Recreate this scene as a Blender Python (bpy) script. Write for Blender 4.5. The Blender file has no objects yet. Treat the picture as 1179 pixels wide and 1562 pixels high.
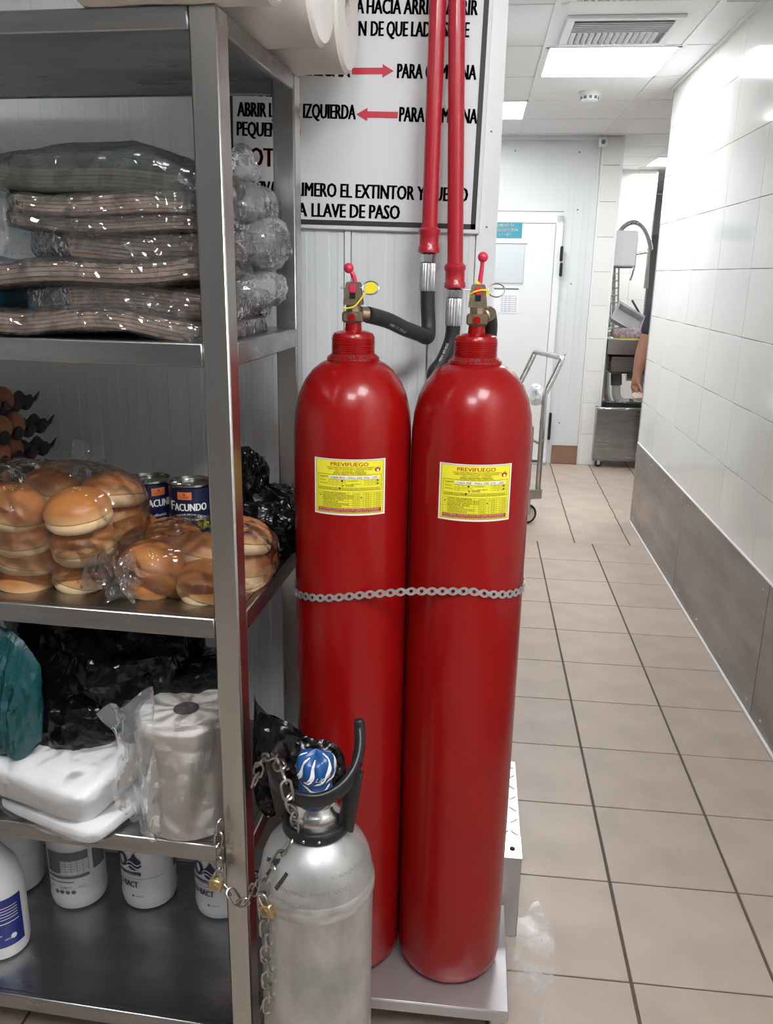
import bpy, bmesh, math, random
from mathutils import Vector, Matrix, noise
from math import sin, cos, pi, sqrt, radians
random.seed(7)
SC = bpy.context.scene
COL = SC.collection

# ------------------------------------------------------------------ camera
CAM = Vector((-.39385, -4.58480, 1.46077)); FPX = 1261.508
PIT, YAW, ROLL = .28092463, .10382937, .01764115
_f = Vector((-sin(YAW)*cos(PIT), cos(YAW)*cos(PIT), -sin(PIT)))
_r = Vector((cos(YAW), sin(YAW), 0)); _u = _r.cross(_f)
CR = cos(ROLL)*_r + sin(ROLL)*_u; CU = -sin(ROLL)*_r + cos(ROLL)*_u; CF = _f
cd = bpy.data.cameras.new('camera'); co = bpy.data.objects.new('camera', cd); COL.objects.link(co)
M = Matrix((CR, CU, -CF)).transposed().to_4x4(); M.translation = CAM
co.matrix_world = M
cd.sensor_fit = 'VERTICAL'; cd.sensor_height = 36.0; cd.lens = 36.0*FPX/1562.0
cd.clip_start = .02; cd.clip_end = 60
SC.camera = co
# ------------------------------------------------------------------ world and exposure
SC.view_settings.view_transform = 'Standard'; SC.view_settings.look = 'None'
SC.view_settings.gamma = 1; SC.view_settings.use_curve_mapping = False
SC.view_settings.exposure = 0.18
LAMP = 24.0          # radiance of the ceiling panels
w = bpy.data.worlds.new('world'); SC.world = w; w.use_nodes = True
w.node_tree.nodes['Background'].inputs[0].default_value = (.9, .95, 1, 1)
w.node_tree.nodes['Background'].inputs[1].default_value = 0.35

def px(u, v, ax, val):
    """world point on the plane axis=val seen at photo pixel (u,v)"""
    d = CR*((u-589.5)/FPX) + CU*(-(v-781)/FPX) + CF
    return CAM + d*((val-CAM[ax])/d[ax])

# ------------------------------------------------------------------ materials
MATS = {}
def mat(name, col, rough=.5, metal=0., noise_amt=0., nscale=8., bump=0., bscale=60., coat=0., trans=0., stretch=(1,1,1), rand=0., col2=None, spec=.5, emit=0., rvar=0., sss=0.):
    m = bpy.data.materials.new(name); m.use_nodes = True; MATS[name] = m
    nt = m.node_tree; N = nt.nodes; L = nt.links; b = N['Principled BSDF']
    b.inputs['Base Color'].default_value = (*col, 1); b.inputs['Roughness'].default_value = rough
    b.inputs['Metallic'].default_value = metal; b.inputs['Specular IOR Level'].default_value = spec
    if coat: b.inputs['Coat Weight'].default_value = coat; b.inputs['Coat Roughness'].default_value = .05
    if trans: b.inputs['Transmission Weight'].default_value = trans
    if sss: b.inputs['Subsurface Weight'].default_value = sss; b.inputs['Subsurface Radius'].default_value = (.02,.01,.006)
    if emit: b.inputs['Emission Color'].default_value = (*col, 1); b.inputs['Emission Strength'].default_value = emit
    tc = N.new('ShaderNodeTexCoord'); mp = N.new('ShaderNodeMapping'); mp.inputs['Scale'].default_value = stretch
    L.new(tc.outputs['Object'], mp.inputs['Vector'])
    cur = None
    if noise_amt or rvar:
        nz = N.new('ShaderNodeTexNoise'); nz.inputs['Scale'].default_value = nscale; nz.inputs['Detail'].default_value = 5
        L.new(mp.outputs[0], nz.inputs['Vector'])
    if noise_amt:
        mx = N.new('ShaderNodeMix'); mx.data_type = 'RGBA'
        mr = N.new('ShaderNodeMapRange'); mr.inputs[1].default_value = .3; mr.inputs[2].default_value = .7
        L.new(nz.outputs[0], mr.inputs[0]); L.new(mr.outputs[0], mx.inputs[0])
        c2 = col2 or tuple(max(0, c*(1-noise_amt)) for c in col)
        mx.inputs[6].default_value = (*col, 1); mx.inputs[7].default_value = (*c2, 1)
        cur = mx.outputs[2]
    if rand:
        oi = N.new('ShaderNodeObjectInfo'); mr2 = N.new('ShaderNodeMapRange')
        mr2.inputs[3].default_value = 1-rand; mr2.inputs[4].default_value = 1+rand
        L.new(oi.outputs['Random'], mr2.inputs[0])
        vm = N.new('ShaderNodeVectorMath'); vm.operation = 'SCALE'
        if cur: L.new(cur, vm.inputs[0])
        else: vm.inputs[0].default_value = col
        L.new(mr2.outputs[0], vm.inputs['Scale']); cur = vm.outputs[0]
    if cur: L.new(cur, b.inputs['Base Color'])
    if rvar:
        mr3 = N.new('ShaderNodeMapRange'); mr3.inputs[3].default_value = max(.02, rough-rvar); mr3.inputs[4].default_value = rough+rvar
        L.new(nz.outputs[0], mr3.inputs[0]); L.new(mr3.outputs[0], b.inputs['Roughness'])
    if bump:
        nb = N.new('ShaderNodeTexNoise'); nb.inputs['Scale'].default_value = bscale; nb.inputs['Detail'].default_value = 4
        L.new(mp.outputs[0], nb.inputs['Vector'])
        bp = N.new('ShaderNodeBump'); bp.inputs['Strength'].default_value = bump; bp.inputs['Distance'].default_value = .002
        L.new(nb.outputs[0], bp.inputs['Height']); L.new(bp.outputs[0], b.inputs['Normal'])
    return m

def crease(nt, scale, strength, stretch=(1,1,1)):
    """bump of sharp crumple ridges (warped cell edges)"""
    N = nt.nodes; L = nt.links
    tc = N.new('ShaderNodeTexCoord'); nz = N.new('ShaderNodeTexNoise'); nz.inputs['Scale'].default_value = scale*.45; nz.inputs['Detail'].default_value = 2
    L.new(tc.outputs['Object'], nz.inputs['Vector'])
    wa = N.new('ShaderNodeVectorMath'); wa.operation = 'MULTIPLY_ADD'; wa.inputs[1].default_value = (.06,.06,.06)
    L.new(nz.outputs[1], wa.inputs[0]); L.new(tc.outputs['Object'], wa.inputs[2])
    mp = N.new('ShaderNodeMapping'); mp.inputs['Scale'].default_value = stretch; L.new(wa.outputs[0], mp.inputs[0])
    hs = []
    for k in (1., 2.6):
        vo = N.new('ShaderNodeTexVoronoi'); vo.feature = 'DISTANCE_TO_EDGE'; vo.inputs['Scale'].default_value = scale*k
        L.new(mp.outputs[0], vo.inputs['Vector'])
        mr = N.new('ShaderNodeMapRange'); mr.inputs[2].default_value = .45; mr.inputs[3].default_value = 1./k; mr.inputs[4].default_value = 0
        L.new(vo.outputs[0], mr.inputs[0]); hs.append(mr)
    ad = N.new('ShaderNodeMath'); L.new(hs[0].outputs[0], ad.inputs[0]); L.new(hs[1].outputs[0], ad.inputs[1])
    bp = N.new('ShaderNodeBump'); bp.inputs['Strength'].default_value = strength; bp.inputs['Distance'].default_value = .25/scale
    L.new(ad.outputs[0], bp.inputs['Height']); return bp

def film(name, tint=(.9,.92,.94), haze=.08, gloss=1.6, base=.03, bump=.5, bscale=40., rough=.08, hcol=(.8,.82,.84)):
    """clear thin plastic: see-through, with sharp glints and a little haze"""
    m = bpy.data.materials.new(name); m.use_nodes = True; MATS[name] = m
    nt = m.node_tree; N = nt.nodes; L = nt.links
    N.remove(N['Principled BSDF']); out = N['Material Output']
    tr = N.new('ShaderNodeBsdfTransparent'); tr.inputs[0].default_value = (*tint, 1)
    gl = N.new('ShaderNodeBsdfGlossy'); gl.inputs['Roughness'].default_value = rough; gl.inputs[0].default_value = (1,1,1,1)
    df = N.new('ShaderNodeBsdfDiffuse'); df.inputs[0].default_value = (*hcol, 1)
    m1 = N.new('ShaderNodeMixShader'); m1.inputs[0].default_value = haze
    L.new(tr.outputs[0], m1.inputs[1]); L.new(df.outputs[0], m1.inputs[2])
    m2 = N.new('ShaderNodeMixShader'); fr = N.new('ShaderNodeFresnel'); fr.inputs[0].default_value = 1.45
    ma = N.new('ShaderNodeMath'); ma.operation = 'MULTIPLY_ADD'; ma.inputs[1].default_value = gloss; ma.inputs[2].default_value = base; ma.use_clamp = True
    bp = crease(nt, bscale, bump)
    L.new(bp.outputs[0], gl.inputs['Normal']); L.new(bp.outputs[0], fr.inputs['Normal'])
    L.new(fr.outputs[0], ma.inputs[0]); L.new(ma.outputs[0], m2.inputs[0])
    L.new(m1.outputs[0], m2.inputs[1]); L.new(gl.outputs[0], m2.inputs[2]); L.new(m2.outputs[0], out.inputs[0])
    return m

WHITE_PANEL = mat('white_panel', (.80,.82,.83), .32, noise_amt=.05, nscale=3, bump=.05, bscale=20)
PANEL_DULL = mat('panel_sheet', (.74,.77,.78), .35, noise_amt=.06, nscale=2)
WALLTILE = mat('glazed_wall_tile', (.84,.84,.81), .10, noise_amt=.04, nscale=3, rand=.02, bump=.03, bscale=8)
WALLGROUT = mat('wall_grout', (.52,.50,.46), .8)
CEIL = mat('ceiling_tile', (.89,.90,.91), .7, bump=.1, bscale=120)
TBAR = mat('ceiling_bar', (.86,.87,.88), .45)
FTILE = mat('floor_tile', (.50,.405,.335), .42, noise_amt=.16, nscale=7, rand=.06, bump=.12, bscale=90, rvar=.12)
FGROUT = mat('floor_grout', (.13,.10,.08), .85, noise_amt=.3, nscale=20)
STEEL = mat('brushed_steel', (.57,.56,.54), .30, 1., noise_amt=.10, nscale=10, stretch=(6,6,.6), rvar=.07)
STEELH = mat('brushed_steel_sheet', (.42,.42,.42), .31, 1., noise_amt=.25, nscale=6, stretch=(1,3,8), rvar=.12)
STEELBRIGHT = mat('bright_steel', (.72,.72,.71), .25, 1., noise_amt=.15, nscale=30, rvar=.1)
PLATSTEEL = mat('satin_steel', (.62,.61,.62), .42, .75, noise_amt=.18, nscale=9, rvar=.08)
GALV = mat('galvanised_steel', (.80,.81,.81), .40, .85, noise_amt=.3, nscale=120, bump=.1, bscale=200)
CHAINM = mat('chain_steel', (.55,.53,.50), .28, 1., noise_amt=.35, nscale=60)
ALU = mat('worn_aluminium', (.62,.62,.61), .42, .65, noise_amt=.5, nscale=16, stretch=(1,1,.5), bump=.2, bscale=60, rvar=.12)
STAMP = mat('stamped_metal', (.34,.34,.33), .5, .5)
ALUBAND = mat('aluminium_band', (.66,.65,.62), .45, .6, noise_amt=.5, nscale=22, stretch=(1,1,3))
KICK = mat('kick_plate_steel', (.40,.385,.37), .36, 1., noise_amt=.3, nscale=5, stretch=(1,.5,2), rvar=.12)
RED = mat('red_gloss_paint', (.30,.004,.004), .26, noise_amt=.10, nscale=10, coat=.18, bump=.10, bscale=28, spec=.3)
REDPIPE = mat('red_pipe_paint', (.45,.014,.03), .28, coat=.3, bump=.08, bscale=60)
REDLEVER = mat('red_lever_plastic', (.62,.03,.08), .3)
BRASS = mat('dull_brass', (.40,.32,.22), .38, .9, noise_amt=.35, nscale=60)
BRASSLOCK = mat('padlock_brass', (.62,.46,.24), .34, .9, noise_amt=.3, nscale=80)
RUBBER = mat('black_rubber', (.022,.024,.027), .5, bump=.15, bscale=300)
BLACKPL = mat('black_plastic', (.012,.012,.013), .34)
BLACKBAG = mat('black_bag_film', (.004,.004,.0045), .17, spec=.3, bump=.5, bscale=45)
TEALBAG = mat('teal_bag_film', (.003,.065,.075), .38, bump=.25, bscale=30)
YELLOW = mat('yellow_print', (.86,.78,.03), .4)
YELLOWTAG = mat('yellow_plastic', (.88,.72,.02), .4)
WHITEPRINT = mat('white_print', (.86,.84,.80), .4)
BLACKPRINT = mat('black_print', (.03,.03,.035), .5)
INKDARK = mat('dark_print', (.07,.07,.02), .5)
REDPRINT = mat('red_print', (.62,.03,.06), .45)
MAROON = mat('maroon_print', (.42,.03,.01), .45)
WHITEPL = mat('white_plastic', (.82,.83,.84), .3, sss=.05)
NAVYPRINT = mat('navy_print', (.03,.035,.11), .4)
GREYPRINT = mat('grey_print', (.16,.17,.19), .5)
BLUEPRINT = mat('blue_print', (.015,.03,.22), .35)
SIGNW = mat('sign_board', (.78,.79,.80), .35, noise_amt=.05, nscale=3)
TEALSIGN = mat('teal_sign', (.05,.30,.40), .4)
PAPERROLL = mat('paper_roll', (.74,.68,.63), .85, noise_amt=.10, nscale=14, bump=.25, bscale=50)
ROLLEND = mat('paper_roll_end', (.82,.79,.76), .85, noise_amt=.06, nscale=30, bump=.2, bscale=150)
ROLLCORE = mat('core_hole_shade', (.20,.18,.165), .9)  # darkened colour stands in for the shade inside the roll's hole
KRAFT = mat('kraft_paper', (.40,.255,.175), .8, noise_amt=.3, nscale=30, stretch=(1,1,12))
CARDB = mat('cardboard', (.40,.25,.15), .8, noise_amt=.12, nscale=12)
NAPKIN = mat('white_napkin', (.90,.90,.91), .8, bump=.35, bscale=14)
FILM = film('clear_film', tint=(.95,.96,.97), haze=.05, gloss=1.6, base=.02, bump=.8, bscale=22)
FILMBUN = film('clear_bread_film', tint=(.985,.985,.985), haze=.012, gloss=.9, base=.0, bump=.55, bscale=11, rough=.05)
FILMDARK = film('smoky_film', tint=(.62,.64,.62), haze=.35, gloss=1.2, base=.02, hcol=(.13,.15,.14), rough=.15, bump=.5, bscale=9)
FILMMILK = film('milky_film', tint=(.96,.97,.98), haze=.16, gloss=.5, base=.0, bump=.3, bscale=9)
FILMROLL = film('roll_film', tint=(.98,.98,.98), haze=.03, gloss=.8, base=.0, bump=.35, bscale=8)
FILMEND = film('film_end', tint=(.96,.97,.98), haze=.13, gloss=1.0, base=.01, bump=.3, bscale=12)
SLEEVE = film('document_sleeve', tint=(.97,.98,.98), haze=.05, gloss=.3, base=0., bump=0., rough=.2)
CANLID = mat('can_lid_steel', (.34,.35,.33), .25, 1.)
CANLABEL = mat('can_label_navy', (.008,.014,.05), .3)
ORANGE = mat('orange_print', (.70,.20,.06), .4)
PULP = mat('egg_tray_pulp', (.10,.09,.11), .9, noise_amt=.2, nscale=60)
EGG = mat('brown_egg', (.34,.13,.06), .5, rand=.12)
LINDE = mat('blue_seal_print', (.012,.08,.26), .3)
SKIN = mat('skin', (.33,.16,.10), .5, noise_amt=.12, nscale=30, sss=.1)
HAIR = mat('black_hair', (.012,.010,.009), .5)
SHIRT = mat('charcoal_shirt_cloth', (.022,.025,.035), .85, bump=.2, bscale=60)
TROUS = mat('dark_trouser_cloth', (.03,.03,.035), .85)
CLOTH = mat('pale_pink_cloth', (.62,.50,.46), .9, bump=.3, bscale=60)
PVC = mat('white_pvc', (.78,.78,.76), .4)
GREYWALL = mat('dark_grey_wall', (.20,.20,.21), .6)
BASETILE = mat('brown_base_tile', (.30,.17,.11), .5, noise_amt=.15, nscale=12)
POSTER = mat('paper_sheet', (.80,.82,.84), .55)
PATTERN = mat('patterned_cloth', (.62,.52,.54), .9, noise_amt=.5, nscale=40, col2=(.22,.15,.17))
LAMPM = mat('lamp_diffuser', (1,1,1), .5); LAMPM.node_tree.nodes['Principled BSDF'].inputs['Emission Color'].default_value = (.965,.985,1,1)
LAMPM.node_tree.nodes['Principled BSDF'].inputs['Emission Strength'].default_value = LAMP
def add_crease(m, scale, strength):
    bp = crease(m.node_tree, scale, strength); m.node_tree.links.new(bp.outputs[0], m.node_tree.nodes['Principled BSDF'].inputs['Normal'])
add_crease(BLACKBAG, 10, .40); add_crease(TEALBAG, 6, .4); 
def bunmat(name, top, low, z0, z1):
    m = mat(name, top, .42, noise_amt=.3, nscale=22, bump=.12, bscale=60, rand=.08, sss=.08)
    N = m.node_tree.nodes; L = m.node_tree.links; b = N['Principled BSDF']
    src = b.inputs['Base Color'].links[0].from_socket
    tc = N.new('ShaderNodeTexCoord'); sp = N.new('ShaderNodeSeparateXYZ'); L.new(tc.outputs['Object'], sp.inputs[0])
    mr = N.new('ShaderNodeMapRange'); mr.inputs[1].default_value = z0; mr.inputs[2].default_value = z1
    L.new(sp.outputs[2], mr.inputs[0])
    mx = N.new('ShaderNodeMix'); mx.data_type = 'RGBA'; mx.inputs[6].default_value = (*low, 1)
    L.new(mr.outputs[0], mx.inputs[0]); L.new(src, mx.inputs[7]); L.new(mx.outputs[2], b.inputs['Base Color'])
    return m
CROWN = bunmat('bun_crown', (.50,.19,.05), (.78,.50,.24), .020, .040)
HEEL = mat('bun_heel', (.80,.58,.34), .6, noise_amt=.15, nscale=30, bump=.15, bscale=70, sss=.08)
SEED = mat('sesame_seed', (.85,.72,.50), .5)

# ------------------------------------------------------------------ mesh helpers
class G:
    def __init__(s): s.v = []; s.f = []
    def add(s, vs, fs):
        o = len(s.v); s.v += [tuple(v) for v in vs]; s.f += [tuple(i+o for i in f) for f in fs]; return s
    def box(s, x0, x1, y0, y1, z0, z1, b=0., m=None):
        if x0 > x1: x0, x1 = x1, x0
        if y0 > y1: y0, y1 = y1, y0
        if z0 > z1: z0, z1 = z1, z0
        if b <= 0:
            vs = [(x,y,z) for z in (z0,z1) for y in (y0,y1) for x in (x0,x1)]
            fs = [(0,2,3,1),(4,5,7,6),(0,1,5,4),(2,6,7,3),(0,4,6,2),(1,3,7,5)]
        else:
            b = min(b, .49*(x1-x0), .49*(y1-y0), .49*(z1-z0))
            vs = []; X = (x0,x1); Y = (y0,y1); Z = (z0,z1); ix = {}
            for a in (0,1):
                for c in (0,1):
                    for d in (0,1):
                        sx = b*(1-2*a); sy = b*(1-2*c); sz = b*(1-2*d)
                        for k, off in enumerate(((0,sy,sz),(sx,0,sz),(sx,sy,0))):
                            ix[a,c,d,k] = len(vs); vs.append((X[a]+off[0], Y[c]+off[1], Z[d]+off[2]))
            fs = []
            cen = Vector(((x0+x1)/2,(y0+y1)/2,(z0+z1)/2))
            def face(l):
                p = [Vector(vs[i]) for i in l]; n = (p[1]-p[0]).cross(p[2]-p[0])
                if n.dot(sum(p, Vector())/len(p)-cen) < 0: l = l[::-1]
                fs.append(tuple(l))
            for a in (0,1):
                face([ix[a,0,0,0],ix[a,1,0,0],ix[a,1,1,0],ix[a,0,1,0]])
                face([ix[0,a,0,1],ix[1,a,0,1],ix[1,a,1,1],ix[0,a,1,1]])
                face([ix[0,0,a,2],ix[1,0,a,2],ix[1,1,a,2],ix[0,1,a,2]])
                for c in (0,1):
                    face([ix[a,c,0,0],ix[a,c,1,0],ix[a,c,1,1],ix[a,c,0,1]])
                    face([ix[a,0,c,0],ix[a,1,c,0],ix[a,1,c,2],ix[a,0,c,2]])
                    face([ix[0,a,c,1],ix[1,a,c,1],ix[1,a,c,2],ix[0,a,c,2]])
                    for d in (0,1): face([ix[a,c,d,0],ix[a,c,d,1],ix[a,c,d,2]])
        if m is not None: vs = [m @ Vector(v) for v in vs]
        return s.add(vs, fs)
    def lathe(s, prof, n=32, m=None, caps=True):
        vs = []; fs = []; k = len(prof)
        for r, z in prof:
            for i in range(n): vs.append((r*cos(2*pi*i/n), r*sin(2*pi*i/n), z))
        for j in range(k-1):
            for i in range(n):
                i2 = (i+1) % n; fs.append((j*n+i, j*n+i2, (j+1)*n+i2, (j+1)*n+i))
        if caps:
            if prof[0][0] > 1e-5: fs.append(tuple(reversed(range(n))))
            if prof[-1][0] > 1e-5: fs.append(tuple((k-1)*n+i for i in range(n)))
        if m is not None: vs = [m @ Vector(v) for v in vs]
        return s.add(vs, fs)
    def cyl(s, p0, p1, r, n=16, r2=None, b=0.):
        p0 = Vector(p0); p1 = Vector(p1); d = p1-p0; L_ = d.length
        m = Matrix.Translation(p0) @ d.to_track_quat('Z','Y').to_matrix().to_4x4()
        r2 = r if r2 is None else r2
        pr = [(r,0),(r2,L_)] if not b else [(r-b,0),(r,b),(r2,L_-b),(r2-b,L_)]
        return s.lathe(pr, n, m)
    def tube(s, path, r, n=10, closed=False):
        P = [Vector(p) for p in path]; k = len(P); R = r if isinstance(r, (list,tuple)) else [r]*k
        T = []
        for i in range(k):
            a = P[(i-1) % k] if (closed or i) else P[0]; c = P[(i+1) % k] if (closed or i < k-1) else P[-1]
            t = c-a; T.append(t.normalized() if t.length > 1e-9 else Vector((0,0,1)))
        up = Vector((0,0,1)) if abs(T[0].z) < .9 else Vector((1,0,0))
        nv = T[0].cross(up).normalized(); vs = []
        for i in range(k):
            if i:
                q = T[i-1].rotation_difference(T[i]); nv = q @ nv; nv = (nv - T[i]*nv.dot(T[i])).normalized()
            bn = T[i].cross(nv)
            for j in range(n): vs.append(P[i] + (nv*cos(2*pi*j/n) + bn*sin(2*pi*j/n))*R[i])
        fs = []
        for i in range(k if closed else k-1):
            i2 = (i+1) % k
            for j in range(n):
                j2 = (j+1) % n; fs.append((i*n+j, i*n+j2, i2*n+j2, i2*n+j))
        if not closed: fs += [tuple(reversed(range(n))), tuple((k-1)*n+j for j in range(n))]
        return s.add(vs, fs)
    def band(s, path, h, t, closed=False):
        """flat band along a path: h tall (world z), t thick outward"""
        P = [Vector(p) for p in path]; k = len(P); vs = []
        for i in range(k):
            d = (P[min(i+1,k-1)]-P[max(i-1,0)]); o = Vector((d.y,-d.x,0)); o = o.normalized() if o.length > 1e-9 else Vector((1,0,0))
            upv = d.normalized().cross(o)*-1 if d.length > 0 else Vector((0,0,1))
            if upv.z < 0: upv = -upv
            b = min(h,t)*.3
            for a, c in ((-t/2,-h/2+b),(-t/2+b,-h/2),(t/2-b,-h/2),(t/2,-h/2+b),(t/2,h/2-b),(t/2-b,h/2),(-t/2+b,h/2),(-t/2,h/2-b)):
                vs.append(P[i] + o*a + upv*c)
        fs = []
        for i in range(k-1):
            for j in range(8):
                j2 = (j+1) % 8; fs.append((i*8+j, i*8+j2, (i+1)*8+j2, (i+1)*8+j))
        fs += [tuple(reversed(range(8))), tuple((k-1)*8+j for j in range(8))]
        return s.add(vs, fs)
    def sph(s, c, r, n=16, m=None):
        c = Vector(c); r = r if isinstance(r, (tuple,list)) else (r,r,r)
        vs = [(0,0,-1)]; h = n//2
        for j in range(1,h):
            a = -pi/2+pi*j/h
            for i in range(n): vs.append((cos(a)*cos(2*pi*i/n), cos(a)*sin(2*pi*i/n), sin(a)))
        vs.append((0,0,1)); fs = []
        for i in range(n):
            i2 = (i+1) % n; fs.append((0, 1+i2, 1+i)); fs.append((len(vs)-1, 1+(h-2)*n+i, 1+(h-2)*n+i2))
            for j in range(h-2): fs.append((1+j*n+i, 1+j*n+i2, 1+(j+1)*n+i2, 1+(j+1)*n+i))
        out = []
        for v in vs:
            q = Vector((v[0]*r[0], v[1]*r[1], v[2]*r[2]))
            if m is not None: q = m @ q
            out.append(c+q)
        return s.add(out, fs)
    def grid(s, fn, nu, nv, thick=0.):
        vs = [fn(i/nu, j/nv) for j in range(nv+1) for i in range(nu+1)]
        fs = [(j*(nu+1)+i, j*(nu+1)+i+1, (j+1)*(nu+1)+i+1, (j+1)*(nu+1)+i) for j in range(nv) for i in range(nu)]
        return s.add(vs, fs)
    def prism(s, poly, t, m):
        n = len(poly); vs = [m @ Vector((x,y,0)) for x,y in poly] + [m @ Vector((x,y,t)) for x,y in poly]
        fs = [tuple(reversed(range(n))), tuple(range(n,2*n))] + [(i,(i+1)%n,n+(i+1)%n,n+i) for i in range(n)]
        return s.add(vs, fs)
    def blob(s, c, h, e=.6, n=40, amp=.01, freq=14., seed=0, ridge=True, m=None, sag=None, flatten=None):
        """superellipsoid with creased displacement: crumpled film, sacks, packs"""
        c = Vector(c); vs = []; nv = n//2
        def sp(x): return (abs(x)**e)*(1 if x >= 0 else -1)
        so = Vector((seed*7.31, seed*3.17, seed*1.73))
        for j in range(nv+1):
            a = -pi/2+pi*j/nv
            for i in range(n):
                t = 2*pi*i/n
                d = Vector((sp(cos(a))*sp(cos(t)), sp(cos(a))*sp(sin(t)), sp(sin(a))))
                p = Vector((d.x*h[0], d.y*h[1], d.z*h[2]))
                if amp:
                    q = p*freq + so
                    if ridge:
                        q = q + noise.noise_vector(q*.7)*.35
                        f1, _ = noise.voronoi(q); f2, _ = noise.voronoi(q*2.3+Vector((5,1,3))); k = .5-(f1[1]-f1[0])*1.1 - (f2[1]-f2[0])*.4
                    else: k = noise.noise(q) + .5*noise.noise(q*2.1)
                    p = p + d.normalized()*amp*k
                if sag: p = sag(p)
                if m is not None: p = m @ p
                p = p + c
                if flatten is not None and p.z < flatten: p.z = flatten
                vs.append(p)
        fs = []
        for j in range(nv):
            for i in range(n):
                i2 = (i+1) % n; fs.append((j*n+i, j*n+i2, (j+1)*n+i2, (j+1)*n+i))
        return s.add(vs, fs)

WM = {}
def wm(o): return WM.get(o, Matrix.Identity(4))
def obj(name, g, m, parent=None, world=False, smooth=40, kind=None):
    me = bpy.data.meshes.new(name)
    vs = g.v
    if world and parent is not None:
        iv = wm(parent).inverted(); vs = [iv @ Vector(v) for v in vs]
    me.from_pydata([tuple(v) for v in vs], [], g.f)
    me.validate(); me.update()
    if smooth:
        me.polygons.foreach_set('use_smooth', [True]*len(me.polygons)); me.set_sharp_from_angle(angle=radians(smooth))
    me.materials.append(m)
    o = bpy.data.objects.new(name, me); COL.objects.link(o)
    if parent is not None: o.parent = parent; WM[o] = wm(parent)
    if kind: o['kind'] = kind
    return o
def centred(name, g, m, loc, rz=0, smooth=40):
    """one-mesh thing with its origin at loc; g is given in local space"""
    o = obj(name, g, m, None, smooth=smooth); o.location = loc; o.rotation_euler = (0,0,rz)
    WM[o] = Matrix.Translation(loc) @ Matrix.Rotation(rz,4,'Z'); return o
def wobj(name, g, m, loc, smooth=40):
    """one-mesh thing given in world space, origin moved to loc"""
    loc = Vector(loc); g.v = [tuple(Vector(v)-loc) for v in g.v]; return centred(name, g, m, loc, 0, smooth)
def tag(o, label=None, cat=None, group=None):
    if label: o['label'] = label
    if cat: o['category'] = cat
    if group: o['group'] = group
    return o
def thing(name, label, cat, loc=(0,0,0), rz=0, group=None, rot=None):
    o = bpy.data.objects.new(name, None); COL.objects.link(o); o.empty_display_size = .05
    o.location = loc; o.rotation_euler = rot if rot else (0,0,rz)
    WM[o] = Matrix.Translation(loc) @ o.rotation_euler.to_matrix().to_4x4()
    return tag(o, label, cat, group)
def struct(name, g, m, smooth=40):
    o = obj(name, g, m, smooth=smooth); o['kind'] = 'structure'; return o
def piece(name, me, parent, loc, rot=(0,0,0)):
    o = bpy.data.objects.new(name, me); COL.objects.link(o); o.parent = parent; o.location = loc; o.rotation_euler = rot
    WM[o] = wm(parent); return o
def mesh_of(name, g, m, smooth=40):
    me = bpy.data.meshes.new(name); me.from_pydata([tuple(v) for v in g.v], [], g.f); me.update()
    if smooth:
        me.polygons.foreach_set('use_smooth', [True]*len(me.polygons)); me.set_sharp_from_angle(angle=radians(smooth))
    me.materials.append(m); return me
def copy_tree(o, loc, rot):
    r = o.copy(); COL.objects.link(r); r.location = loc; r.rotation_euler = rot
    WM[r] = Matrix.Translation(loc) @ r.rotation_euler.to_matrix().to_4x4()
    for ch in list(o.children):
        c = ch.copy(); COL.objects.link(c); c.parent = r; WM[c] = WM[r]
    return r

# lettering: font outlines turned into flat meshes
_tc = {}
def text2d(s, bold=0.):
    k = (s, bold)
    if k not in _tc:
        cu = bpy.data.curves.new('txt', 'FONT'); cu.body = s; cu.size = 1; cu.offset = bold; cu.resolution_u = 2
        o = bpy.data.objects.new('txt', cu); COL.objects.link(o)
        me = bpy.data.meshes.new_from_object(o.evaluated_get(bpy.context.evaluated_depsgraph_get()))
        vs = [(v.co.x, v.co.y) for v in me.vertices]; fs = [tuple(p.vertices) for p in me.polygons]
        bpy.data.objects.remove(o); bpy.data.curves.remove(cu); bpy.data.meshes.remove(me)
        _tc[k] = (vs, fs)
    return _tc[k]
_hv = text2d('H')[0]; CAPH = max(v[1] for v in _hv)
def text(g, s, mp, x, y, h, wid=None, bold=.0, shear=0.):
    vs, fs = text2d(s)
    if not vs: return
    x0 = min(v[0] for v in vs); x1 = max(v[0] for v in vs); ks = h/CAPH
    kx = wid/(x1-x0) if wid else ks
    for d in ((0,) if bold <= 0 else (-bold,0,bold)):
        g.add([mp(x+d*h+(v[0]-x0)*kx+shear*v[1]*ks, y+v[1]*ks) for v in vs], fs)
def rect(g, mp, x0, x1, y0, y1, n=1):
    g.grid(lambda a, b: mp(x0+(x1-x0)*a, y0+(y1-y0)*b), n, 1)
def disc2(g, mp, cx, cy, r, n=14):
    g.add([mp(cx+r*cos(2*pi*i/n), cy+r*sin(2*pi*i/n)) for i in range(n)], [tuple(range(n))])
def poly2(g, mp, pts): g.add([mp(x,y) for x,y in pts], [tuple(range(len(pts)))])
def smooth_path(pts, n=8):
    P = [Vector(p) for p in pts]; out = []
    for i in range(len(P)-1):
        a = P[max(i-1,0)]; b = P[i]; c = P[i+1]; d = P[min(i+2,len(P)-1)]
        for k in range(n):
            t = k/n
            out.append(.5*((2*b)+(c-a)*t+(2*a-5*b+4*c-d)*t*t+(3*b-a-3*c+d)*t**3))
    out.append(P[-1]); return out

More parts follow.
